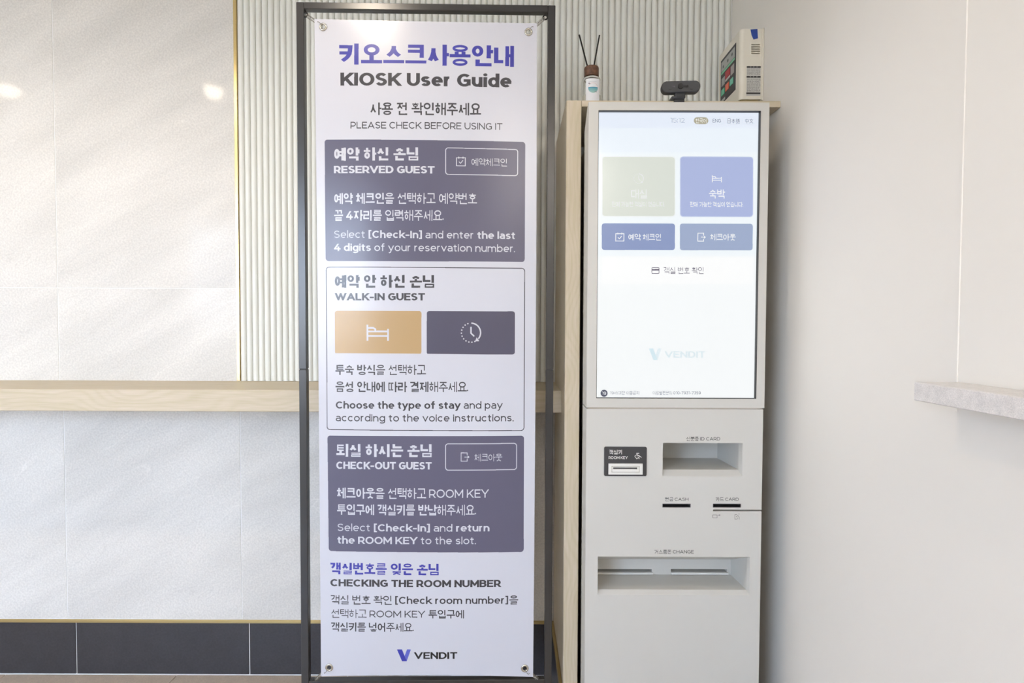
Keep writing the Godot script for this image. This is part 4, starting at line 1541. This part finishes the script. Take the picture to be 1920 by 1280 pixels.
func build_banner() -> void:
	var s := stand_frame()
	var n: Vector3 = s.n
	var org: Vector3 = s.l + n * -0.001         # plane of the cloth, near the front of the tubes
	var inv := Basis(s.x, Vector3.UP, n).inverse()
	var loc := func(x: float, y: float) -> Vector2:
		var q: Vector3 = inv * (on_plane(x, y, org, n) - org)
		return Vector2(q.x, q.y)
	var tl: Vector2 = loc.call(589.5, 35.5)
	var tr: Vector2 = loc.call(1007.0, 43.5)
	var br: Vector2 = loc.call(999.5, 1268.5)
	var bl: Vector2 = loc.call(602.0, 1267.5)
	var lo := Vector2(minf(tl.x, bl.x), minf(bl.y, br.y))
	var hi := Vector2(maxf(tr.x, br.x), maxf(tl.y, tr.y))
	# the print, in two sheets of texture (upper and lower half of the banner)
	var TW := 1360
	var TH := 4096
	var halves := []
	for half in 2:
		var im := Image.create(TW, TH / 2, false, Image.FORMAT_RGB8)
		im.fill(c8(206, 207, 216))
		var p := pen()
		p.img = im
		p.px_to = func(x: float, y: float) -> Vector2:
			var q: Vector2 = loc.call(x, y)
			return Vector2((q.x - lo.x) / (hi.x - lo.x) * TW, (hi.y - q.y) / (hi.y - lo.y) * TH - half * TH / 2.0)
		if half == 0:
			print_upper(p)
			print_middle(p)
		else:
			print_middle(p)
			print_lower(p)
		var m := mat("banner_print_%d" % half, Color(1, 1, 1), 0.24, 0.0, 0.5)
		m.albedo_texture = ImageTexture.create_from_image(im)
		m.texture_repeat = false
		halves.append(m)
	var t := thing("banner", "white vinyl user-guide banner printed with grey instruction panels", "banner", Vector3(org.x, org.y + lo.y, org.z))
	t.basis = Basis(s.x, Vector3.UP, n)
	# cloth: gently wavy, edges drawn in a little between the eyelets
	var shape := func(u: float, v: float) -> Vector3:
		var a := tl.lerp(tr, u)
		var b := bl.lerp(br, u)
		var q := a.lerp(b, v)
		q.y += (-0.001 * (1.0 - v) + 0.0045 * v) * sin(PI * u)
		q.x += 0.0025 * sin(PI * v) * (2.0 * u - 1.0) 
		var bow := -0.012 * pow(absf(2.0 * u - 1.0), 2.4) * sin(PI * v)
		var wave := 0.003 * sin(v * 7.0 + u * 2.0) * sin(PI * v) * sin(PI * u)
		return Vector3(q.x, q.y - lo.y, bow + wave)
	var eyes := []
	for e in [[606.0, 50.5], [991.0, 60.0], [617.3, 1251.0], [984.0, 1252.5]]:
		var q: Vector2 = loc.call(e[0], e[1])
		var uv := Vector2(0.5, 0.5)
		for k in 30:
			var g: Vector3 = shape.call(uv.x, uv.y)
			uv += Vector2((q.x - g.x) / (hi.x - lo.x), (g.y + lo.y - q.y) / (hi.y - lo.y)) * 0.9
		eyes.append([q, uv])
	var sheet := ArrayMesh.new()
	for half in 2:
		var st := new_st()
		var NU := 40
		var NV := 60
		var corner := func(u: float, v: float) -> Array:
			var q: Vector3 = shape.call(u, v)
			var du: Vector3 = shape.call(u + 0.01, v) - shape.call(u - 0.01, v)
			var dv: Vector3 = shape.call(u, v + 0.005) - shape.call(u, v - 0.005)
			return [q, dv.cross(du).normalized(), Vector2((q.x - lo.x) / (hi.x - lo.x), (hi.y - lo.y - q.y) / (hi.y - lo.y) * 2.0 - half)]
		var put := func(c: Array) -> void:
			for k in [0, 1, 2, 0, 2, 3]:
				st.set_normal(c[k][1])
				st.set_uv(c[k][2])
				st.add_vertex(c[k][0])
		var blocks := []
		for e in eyes:
			if (e[1].y < 0.5) != (half == 0):
				continue
			var rr := Vector2(0.0085 / (hi.x - lo.x), 0.0085 / (hi.y - lo.y))
			var i0 := floori((e[1].x - rr.x) * NU)
			var i1 := ceili((e[1].x + rr.x) * NU)
			var j0 := floori(((e[1].y - half * 0.5) * 2.0 - rr.y * 2.0) * NV)
			var j1 := ceili(((e[1].y - half * 0.5) * 2.0 + rr.y * 2.0) * NV)
			blocks.append([i0, i1, j0, j1])
			# ring between the block's outline and the round hole
			var lo2 := Vector2(float(i0) / NU, half * 0.5 + 0.5 * j0 / NV)
			var hi2 := Vector2(float(i1) / NU, half * 0.5 + 0.5 * j1 / NV)
			var angles := []
			for k in 40:
				angles.append(TAU * k / 40.0)
			for c in [Vector2(lo2.x, lo2.y), Vector2(hi2.x, lo2.y), Vector2(hi2.x, hi2.y), Vector2(lo2.x, hi2.y)]:
				var dd: Vector2 = (c - e[1]) / rr
				angles.append(fposmod(dd.angle(), TAU))
			angles.sort()
			var edge := func(a: float) -> Vector2:
				var d := Vector2(cos(a), sin(a)) * rr
				var tx: float = ((hi2.x if d.x > 0 else lo2.x) - e[1].x) / d.x if absf(d.x) > 1e-9 else 1e9
				var ty: float = ((hi2.y if d.y > 0 else lo2.y) - e[1].y) / d.y if absf(d.y) > 1e-9 else 1e9
				return e[1] + d * minf(tx, ty)
			for k in angles.size():
				var a0: float = angles[k]
				var a1: float = angles[(k + 1) % angles.size()]
				var p0: Vector2 = e[1] + Vector2(cos(a0), sin(a0)) * rr * 0.76
				var p1: Vector2 = e[1] + Vector2(cos(a1), sin(a1)) * rr * 0.76
				var q0: Vector2 = edge.call(a0)
				var q1: Vector2 = edge.call(a1)
				put.call([corner.call(q0.x, q0.y), corner.call(q1.x, q1.y), corner.call(p1.x, p1.y), corner.call(p0.x, p0.y)])
		for j in NV:
			for i in NU:
				var holed := false
				for bk in blocks:
					holed = holed or (i >= bk[0] and i < bk[1] and j >= bk[2] and j < bk[3])
				if holed:
					continue
				var c := []
				for e in [[0, 0], [1, 0], [1, 1], [0, 1]]:
					c.append(corner.call(float(i + e[0]) / NU, half * 0.5 + 0.5 * float(j + e[1]) / NV))
				put.call(c)
		st.set_material(halves[half])
		st.commit(sheet)
	var sh := MeshInstance3D.new()
	sh.name = "sheet"
	sh.mesh = sheet
	t.add_child(sh)
	# eyelets
	for e in eyes:
		var st := new_st()
		var g: Vector3 = shape.call(e[1].x, e[1].y)
		torus(st, Vector3(e[0].x, e[0].y - lo.y, g.z + 0.0008), Vector3.BACK, 0.0082, 0.0029, 28, 0.7)
		mi("eyelet", st.commit(), M["eyelet"], t)

const INK := Color8(66, 65, 70)
const PANEL := Color8(96, 94, 114)
const BLUE := Color8(66, 66, 160)
const PAPER := Color8(206, 207, 216)
const TAN := Color8(186, 156, 112)
const BK := 0.205
const BD := 0.158
const SB := 0.14
const MD := 0.096
const LT := 0.08

func print_upper(p: Pen) -> void:
	p.col = BLUE
	p.text([["키오스크사용안내", 0.2]], 634.5, 120.5, 963, 125, 39.5)
	p.col = INK
	p.text([["KIOSK User Guide", BK]], 638, 159.8, 958.3, 163.5, 24.2)
	p.text([["사용 전 확인해주세요", 0.135]], 693.5, 215.5, 901, 216.5, 23.5)
	p.text([["PLEASE CHECK BEFORE USING IT", MD]], 657, 240.4, 942.3, 243.2, 12.6)
	p.col = PANEL
	p.area(p.rounded(Vector2(607.5, 260.5), Vector2(985, 265), Vector2(984, 490.5), Vector2(608.7, 488.5), 5.5))
	p.col = PAPER
	p.text([["예약 하신 손님", 0.2]], 625, 300.6, 784.3, 301, 24.6)
	p.text([["RESERVED GUEST", 0.2]], 625, 324, 814.7, 325.3, 13.8)
	p.line(Array(p.rounded(Vector2(835.6, 277.2), Vector2(971, 279.4), Vector2(970.8, 328.3), Vector2(835.6, 326.8), 5)), 1.5, true)
	p.calendar(856, 293.6, 872.4, 310.8, 1.3)
	p.text([["예약체크인", 0.078]], 883.6, 310.8, 950.6, 311.3, 14.6)
	p.text([["예약 체크인", 0.15], ["을 선택하고 예약번호", 0.098]], 625, 381.8, 893.6, 382.4, 20.6)
	p.text([["끝 4자리", 0.15], ["를 입력해주세요.", 0.098]], 625, 413.4, 832.4, 414, 20.4)
	p.text([["Select ", LT], ["[Check-In]", BD], [" and enter ", MD], ["the last", BD]], 625, 445.3, 966.3, 447.6, 13.6)
	p.text([["4 digits", BD], [" of your reservation number.", MD]], 625, 469.8, 966.5, 472, 13.6)

func print_middle(p: Pen) -> void:
	p.col = Color8(62, 61, 70)
	p.line(Array(p.rounded(Vector2(609.6, 500), Vector2(984, 502.4), Vector2(982.6, 807.8), Vector2(611.3, 806.2), 5.5)), 1.4, true)
	p.col = INK
	p.text([["예약 안 하신 손님", 0.2]], 625.6, 539, 814, 539.2, 23.8)
	p.text([["WALK-IN GUEST", 0.2]], 626.6, 562.6, 796.3, 562.9, 13.6)
	p.col = TAN
	p.area(p.rounded(Vector2(626, 582.4), Vector2(790, 582.8), Vector2(789.8, 664.2), Vector2(626.4, 664), 4.5))
	p.col = PANEL.darkened(0.12)
	p.area(p.rounded(Vector2(800, 583), Vector2(965.6, 583.4), Vector2(965.4, 664.6), Vector2(799.8, 664.4), 4.5))
	p.col = PAPER
	p.bed(686.7, 608.4, 728.8, 638.8, 3.2)
	p.clock(Vector2(883, 623.5), 18, 2.6)
	p.col = INK
	p.text([["투숙 방식", 0.145], ["을 선택하고", 0.098]], 627, 703, 797.6, 703, 19.2)
	p.text([["음성 안내에 따라 결제", 0.145], ["해주세요.", 0.098]], 627, 735.2, 878.3, 735.2, 19.8)
	p.text([["Choose the type of stay", BD], [" and pay", MD]], 628, 766.4, 942.5, 766.4, 13.4)
	p.text([["according to the voice instructions.", MD]], 628, 790.3, 963.8, 790.3, 13.2)
	p.col = PANEL
	p.area(p.rounded(Vector2(612, 817.4), Vector2(982.8, 817.6), Vector2(982, 1035.8), Vector2(615.2, 1034.2), 5.5))

func print_lower(p: Pen) -> void:
	p.col = PAPER
	p.text([["퇴실 하시는 손님", 0.2]], 629, 856.8, 809.3, 856.8, 24)
	p.text([["CHECK-OUT GUEST", 0.2]], 629, 880, 809, 880, 13.8)
	p.line(Array(p.rounded(Vector2(835.2, 832), Vector2(968.8, 831.8), Vector2(968.6, 881), Vector2(835.4, 881.4), 5)), 1.5, true)
	p.leave(864.5, 849, 880.3, 864.6, 1.3)
	p.text([["체크아웃", 0.078]], 889.2, 865, 941, 865, 14)
	p.text([["체크아웃", 0.15], ["을 선택하고 ROOM KEY", 0.098]], 630, 935.3, 916.5, 935.3, 20.2)
	p.text([["투입구에 객실키를 반납", 0.145], ["해주세요.", 0.098]], 630.5, 966, 893, 966, 20)
	p.text([["Select ", LT], ["[Check-In]", BD], [" and ", MD], ["return", BD]], 631.6, 996.2, 917.6, 996.2, 13.4)
	p.text([["the ROOM KEY", BD], [" to the slot.", MD]], 631.6, 1019.8, 893, 1019.8, 13.4)
	p.col = BLUE
	p.text([["객실번호를 잊은 손님", 0.2]], 617.8, 1077, 822.6, 1078, 21.6)
	p.col = INK
	p.text([["CHECKING THE ROOM NUMBER", 0.2]], 618.6, 1099.8, 938.5, 1100.4, 13.4)
	p.text([["객실 번호 확인 ", 0.1], ["[Check room number]", SB], ["을", 0.098]], 619, 1133.3, 970.8, 1133.6, 17)
	p.text([["선택하고 ", 0.078], ["ROOM KEY", 0.09], [" 투입구에", 0.12]], 620, 1158.6, 869.5, 1159, 16.2)
	p.text([["객실키를 넣어", 0.135], ["주세요.", 0.1]], 620, 1184, 776.2, 1184, 17)
	p.emblem(744.3, 1217, 770.5, 1239, Color8(62, 66, 168), Color8(96, 104, 196))
	p.col = Color8(40, 39, 42)
	p.text([["VENDIT", 0.18]], 776.7, 1234.8, 857, 1234.8, 12.6)

# ------------------------------------------------------------------ things on the top board
func build_webcam() -> void:
	var yb := at(1265, 188.5, ZS).y
	var dep := ZS - 0.012
	var c := at(1277, 162.5, dep - 0.01)
	var t := thing("webcam", "charcoal pill-shaped webcam clipped on the oak top board", "webcam", Vector3(c.x, yb, -dep))
	var st := new_st()
	# pill body: a rounded slab, front towards the room
	var L := 0.0365
	var R := 0.0155
	var ring := []
	for i in 32:
		var a := TAU * i / 32.0
		ring.append(Vector2(cos(a) * R + (L if cos(a) >= 0 else -L), sin(a) * R))
	var prof := [[0.86, 0.0125], [0.97, 0.0105], [1.0, 0.007], [1.0, -0.008], [0.96, -0.0125], [0.84, -0.015]]
	for j in prof.size() - 1:
		for i in 32:
			var q := []
			for e in [[i, j], [i + 1, j], [i + 1, j + 1], [i, j + 1]]:
				var r2: Vector2 = ring[e[0] % 32]
				var k: float = prof[e[1]][0]
				var ctr := Vector2(clampf(r2.x, -L, L), 0)
				var g := ctr + (r2 - ctr) * k
				q.append(Vector3(g.x, g.y, prof[e[1]][1]))
			quad(st, q[0], q[1], q[2], q[3], Vector3(ring[i].x - clampf(ring[i].x, -L, L), ring[i].y, 0.001 if j < 2 else -0.001))
	for e in [0, prof.size() - 1]:
		for i in 32:
			var a2: Vector2 = ring[i]
			var b2: Vector2 = ring[(i + 1) % 32]
			var ca := Vector2(clampf(a2.x, -L, L), 0)
			var cb := Vector2(clampf(b2.x, -L, L), 0)
			var k: float = prof[e][0]
			a2 = ca + (a2 - ca) * k
			b2 = cb + (b2 - cb) * k
			tri(st, Vector3(0, 0, prof[e][1]), Vector3(a2.x, a2.y, prof[e][1]), Vector3(b2.x, b2.y, prof[e][1]), Vector3(0, 0, prof[e][1]))
	var head := mi("camera_body", st.commit(), M["charcoal"], t, Vector3(0, c.y - yb, 0.002))
	head.rotation_degrees = Vector3(4, -7, -1.5)
	st = new_st()
	lathe(st, [Vector2(0, 0.001), Vector2(0.0055, 0.0012), Vector2(0.0072, 0.0018), Vector2(0.0078, 0.0006), Vector2(0.0078, -0.001)], 24)
	var lens := mi("lens", st.commit(), M["black"], head, Vector3(-0.001, 0.0005, 0.0128))
	lens.rotation_degrees.x = 90
	for e in [[0.0105, 0.0028], [0.0165, 0.0032]]:
		st = new_st()
		lathe(st, [Vector2(0, 0.0006), Vector2(e[1], 0.0004), Vector2(e[1], -0.001)], 16)
		var sn := mi("sensor", st.commit(), M["black"], head, Vector3(e[0], 0.0, 0.0127))
		sn.rotation_degrees.x = 90
	for x in [-0.029, 0.028]:
		mi("microphone", box_mesh(Vector3(x - 0.0035, -0.009, 0.011), Vector3(x + 0.0035, -0.0075, 0.0129), 0.0003), M["black"], head)
	var pn := pen()
	pn.st = new_st()
	pn.px_to = func(x: float, y: float) -> Vector2: return Vector2(x, -y)
	pn.lift = func(v: Vector2) -> Vector3: return Vector3(v.x, v.y, 0.0129)
	pn.text([["logi", 0.12]], -0.022, 0.001, -0.0155, 0.001, 0.0032)
	mi("lettering", pn.st.commit(), M["maker_mark"], head)
	# mount: hinge block, clip plate on the board and lower jaw in front of its edge
	st = new_st()
	cbox(st, Vector3(-0.014, 0.0, -0.012), Vector3(0.014, c.y - yb - 0.010, 0.006), 0.003)
	mi("hinge", st.commit(), M["charcoal_soft"], t)
	st = new_st()
	cbox(st, Vector3(-0.024, 0.0002, -0.06), Vector3(0.014, 0.006, 0.004), 0.0015)
	mi("clip_plate", st.commit(), M["charcoal"], t)
	st = new_st()
	cbox(st, Vector3(-0.014, -0.03, -0.0105), Vector3(0.014, 0.003, -0.0035), 0.001)
	mi("clip_jaw", st.commit(), M["charcoal"], t)

func build_diffuser() -> void:
	var yb := at(1265, 188.5, ZS).y
	var dep := 1.70
	var c := at(1109, 150, dep)
	var ysh := at(1109, 150, dep).y - yb
	var ycap0 := at(1109, 145, dep).y - yb
	var ycap1 := at(1109, 127, dep).y - yb
	var r := 19.3 / F * dep
	var t := thing("diffuser_bottle", "clear glass fragrance bottle with walnut cap and white picture label", "bottle", Vector3(c.x, yb, -dep))
	var st := new_st()
	lathe(st, [Vector2(0, 0.001), Vector2(r * 0.93, 0.001), Vector2(r, 0.006), Vector2(r, ysh - 0.006), Vector2(r * 0.93, ysh - 0.001), Vector2(r * 0.62, ysh + 0.002), Vector2(r * 0.55, ycap0 + 0.002)], 36)
	mi("glass", st.commit(), M["bottle_glass"], t)
	st = new_st()
	lathe(st, [Vector2(0, 0.004), Vector2(r * 0.9, 0.004), Vector2(r * 0.92, 0.008), Vector2(r * 0.92, ysh * 0.5), Vector2(0, ysh * 0.5)], 32)
	mi("liquid", st.commit(), M["perfume"], t)
	st = new_st()
	torus(st, Vector3(0, ysh + 0.001, 0), Vector3.UP, r * 0.74, 0.0022, 30)
	mi("neck_ring", st.commit(), M["white_plastic"], t)
	var rc := 13.4 / F * dep
	st = new_st()
	lathe(st, [Vector2(0, ycap0), Vector2(rc, ycap0), Vector2(rc, ycap1 - 0.003), Vector2(rc * 0.95, ycap1), Vector2(0, ycap1 + 0.0005)], 32)
	mi("cap", st.commit(), M["walnut"], t)
	# curved paper label with its small seaside picture
	var im := Image.create(240, 560, false, Image.FORMAT_RGB8)
	im.fill(c8(236, 237, 240))
	for y in 560:
		for x in 240:
			var u := (x - 124.0) / 82.0
			var v := (y - 190.0) / 100.0
			if u * u + v * v < 1.0 and v > -0.2:
				im.set_pixel(x, y, c8(96, 164, 184).lerp(c8(170, 204, 190), clampf((v + 0.2) * 0.8, 0, 1)) if v > -0.05 else c8(70, 150, 180))
			elif absf(u * u + v * v - 1.0) < 0.04 and v <= -0.2:
				im.set_pixel(x, y, c8(222, 170, 160))
	for e in [[44, 86, 26, 22], [60, 104, 22, 14], [150, 262, 40, 12], [40, 58, 150, 3], [56, 66, 120, 3]]:
		im.fill_rect(Rect2i(e[0], e[1], e[2], e[3]), c8(150, 140, 146) if e[3] > 5 else c8(196, 196, 200))
	var m := mat("bottle_label", Color(1, 1, 1), 0.55)
	m.albedo_texture = ImageTexture.create_from_image(im)
	st = new_st()
	var half := asin(12.0 / 19.3)
	var y0 := 0.012
	var y1 := ysh - 0.008
	for i in 12:
		var a0 := lerpf(-half, half, i / 12.0)
		var a1 := lerpf(-half, half, (i + 1) / 12.0)
		for e in [[a0, y0, i, 1], [a1, y1, i + 1, 0], [a1, y0, i + 1, 1], [a0, y0, i, 1], [a0, y1, i, 0], [a1, y1, i + 1, 0]]:
			var d := Vector3(sin(e[0]), 0, cos(e[0]))
			st.set_normal(d)
			st.set_uv(Vector2(e[2] / 12.0, e[3]))
			st.add_vertex(d * (r + 0.0005) + Vector3.UP * e[1])
	mi("label_sticker", st.commit(), m, t)
	# reeds standing in the bottle
	for e in [[1102.0, 127.0, 1086.0, 65.3], [1113.0, 127.0, 1124.0, 66.0]]:
		var a := at(e[0], e[1], dep)
		var b := at(e[2], e[3], dep)
		var base := a + (a - b).normalized() * 0.075
		base.y = maxf(base.y, yb + 0.006)
		st = new_st()
		tube(st, [Vector3.ZERO, b - base], 0.0022, 10)
		var o := mi("reed_stick", st.commit(), M["reed"], null, base)
		tag(o, "black reed in the fragrance bottle, leaning towards the banner" if b.x < a.x else "black reed in the fragrance bottle, leaning towards the control box", "reed", "reeds in the fragrance bottle")

func build_control_box() -> void:
	var z0 := -on_plane(1432, 120, Vector3(XR, 0, 0), Vector3.RIGHT).z   # the end that faces the room
	var z1 := z0 + 0.185
	var xf := at(1388, 120, z0).x
	var y0 := at(1410, 186, z0).y
	var y1 := at(1410, 54, z0).y
	var t := thing("control_box", "ivory plastic control box with buttons mounted on the right wall", "control box", Vector3(XR, y0, -z0))
	var inv := t.transform.affine_inverse()
	# housing with rounded vertical edges
	var st := new_st()
	var w := XR - xf
	var d := z1 - z0
	var h := y1 - y0
	var r := 0.012
	var pts := [Vector3(0, 0, 0)]
	for k in 7:
		var a := PI / 2 * k / 6.0
		pts.append(Vector3(-w + r - r * sin(a), 0, -r + r * cos(a)))
	for k in 7:
		var a := PI / 2 * k / 6.0
		pts.append(Vector3(-w + r - r * cos(a), 0, -d + r - r * sin(a)))
	pts.append(Vector3(0, 0, -d))
	var cap := 0.07                  # the end that carries the vents is hollow
	var rear := [Vector3(0, 0, -cap), Vector3(-w, 0, -cap)]
	var front := [Vector3(-w + r, 0, -cap)]
	for q in pts:
		if q.z < -cap:
			rear.append(q)
		elif q.x <= -w + r + 1e-5:
			front.append(q)
	front.append(Vector3(-w, 0, -cap))
	prism(st, rear, Vector3(0, h, 0))
	prism(st, front, Vector3(0, h, 0))
	var vents := []
	for y in [83.7, 87.8, 91.9, 96.0, 100.1]:
		var va := inv * at(1408.6, y - 1.0, z0)
		var vb := inv * at(1425.0, y + 1.0, z0)
		vents.append([va.x, vb.x, vb.y, va.y])
	holed_plate(st, -w + r, 0, 0, h, 0, vents, cap - 0.001)
	for y in [0.0, h]:
		quad(st, Vector3(-w + r, y, 0), Vector3(0, y, 0), Vector3(0, y, -cap), Vector3(-w + r, y, -cap), Vector3.UP if y > 0 else Vector3.DOWN)
	mi("housing", st.commit(), M["ivory"], t)
	mi("back_plate", box_mesh(Vector3(-0.006, -0.004, -d - 0.002), Vector3(-0.0005, h + 0.002, 0.003), 0.001), M["ivory"], t)
	mi("bracket", box_mesh(Vector3(-w + 0.004, -0.006, -0.05), Vector3(-0.012, -0.0005, -0.006), 0.001), M["brass_edge"], t)
	# display plate on the face towards the room's left
	var pa := on_plane(1380.5, 80, Vector3(xf, 0, 0), Vector3.RIGHT)
	var pb := on_plane(1351.5, 190, Vector3(xf, 0, 0), Vector3.RIGHT)
	var pd := on_plane(1380.0, 167, Vector3(xf, 0, 0), Vector3.RIGHT)
	var la := inv * pa
	var lb := inv * pb
	var ld := inv * pd
	var plate := mi("display_plate", box_mesh(Vector3(-w - 0.0015, ld.y, lb.z), Vector3(-w + 0.001, la.y, la.z), 0.0004), M["charcoal_soft"], t)
	var zz := func(u: float) -> float: return lerpf(lb.z, la.z, u)
	var yy := func(v: float) -> float: return lerpf(ld.y, la.y, v)
	var put := func(called: String, u0: float, v0: float, u1: float, v1: float, proud: float, c: Color, em := 0.0) -> void:
		var m := mat("panel_%s_%d_%d" % [called, int(u0 * 100), int(v0 * 100)], c, 0.4)
		if em > 0.0:
			m.emission_enabled = true
			m.emission = c
			m.emission_energy_multiplier = em
		mi(called, box_mesh(Vector3(-w - 0.0015 - proud, yy.call(v0), zz.call(u0)), Vector3(-w - 0.001, yy.call(v1), zz.call(u1)), 0.0004), m, plate)
	put.call("status_field", 0.05, 0.72, 0.95, 0.94, 0.0006, c8(168, 170, 166))
	put.call("green_stripe", 0.05, 0.66, 0.95, 0.71, 0.0006, c8(120, 196, 156))
	put.call("indicator_field", 0.08, 0.38, 0.3, 0.56, 0.0006, c8(160, 160, 158))
	put.call("indicator_field", 0.7, 0.4, 0.92, 0.6, 0.0006, c8(168, 160, 158))
	put.call("number_display", 0.34, 0.46, 0.66, 0.62, 0.0012, c8(150, 24, 34), 0.25)
	put.call("number_label", 0.34, 0.4, 0.66, 0.45, 0.0006, c8(190, 186, 182))
	put.call("button", 0.1, 0.16, 0.3, 0.3, 0.002, c8(104, 186, 150))
	put.call("button", 0.38, 0.17, 0.6, 0.32, 0.002, c8(226, 106, 72))
	put.call("button", 0.68, 0.18, 0.88, 0.32, 0.002, c8(112, 196, 168))
	put.call("maker_plate", 0.08, 0.02, 0.34, 0.08, 0.0006, c8(176, 178, 176))
	for e in [[0.2, 0.8], [0.5, 0.82], [0.78, 0.84]]:
		put.call("status_lamp", e[0] - 0.04, e[1] - 0.03, e[0] + 0.04, e[1] + 0.03, 0.001, c8(84, 86, 84))
	# notice sticker with printed lines, too small to read
	var sa := inv * at(1400, 124, z0)
	var sb := inv * at(1425.5, 180, z0)
	var im := Image.create(156, 340, false, Image.FORMAT_RGB8)
	im.fill(c8(198, 196, 190))
	var rg := RandomNumberGenerator.new()
	rg.seed = 3
	for e in [0, 112, 300]:
		im.fill_rect(Rect2i(0, e, 156, 20), c8(44, 42, 42))
	for x in [36, 70, 108]:
		im.fill_rect(Rect2i(x, 5, 14, 9), c8(150, 148, 144))
		im.fill_rect(Rect2i(x, 117, 14, 9), c8(150, 148, 144))
	for y in range(28, 290, 13):
		if y > 100 and y < 138:
			continue
		var x := 8
		while x < 142:
			var l := rg.randi_range(4, 16)
			im.fill_rect(Rect2i(x, y, l, 6), c8(128, 126, 122))
			x += l + rg.randi_range(3, 7)
	var m := mat("notice_print", Color(1, 1, 1), 0.5)
	m.albedo_texture = ImageTexture.create_from_image(im)
	st = new_st()
	var c := [Vector3(sa.x, sb.y, 0.0006), Vector3(sb.x, sb.y, 0.0006), Vector3(sb.x, sa.y, 0.0006), Vector3(sa.x, sa.y, 0.0006)]
	var uv := [Vector2(0, 1), Vector2(1, 1), Vector2(1, 0), Vector2(0, 0)]
	for i in [0, 2, 1, 0, 3, 2]:
		st.set_normal(Vector3.BACK)
		st.set_uv(uv[i])
		st.add_vertex(c[i])
	mi("notice_sticker", st.commit(), m, t)
	# strip of blue tape
	st = new_st()
	var tp := []
	for e in [[1407.0, 55.6], [1420.0, 54.6], [1421.0, 72.0], [1412.7, 74.2], [1409.0, 66.0]]:
		var q := inv * at(e[0], e[1], z0)
		tp.append(Vector3(q.x, q.y, 0.0003))
	prism(st, tp, Vector3(0, 0, 0.0006))
	mi("tape", st.commit(), M["blue_tape"], t)
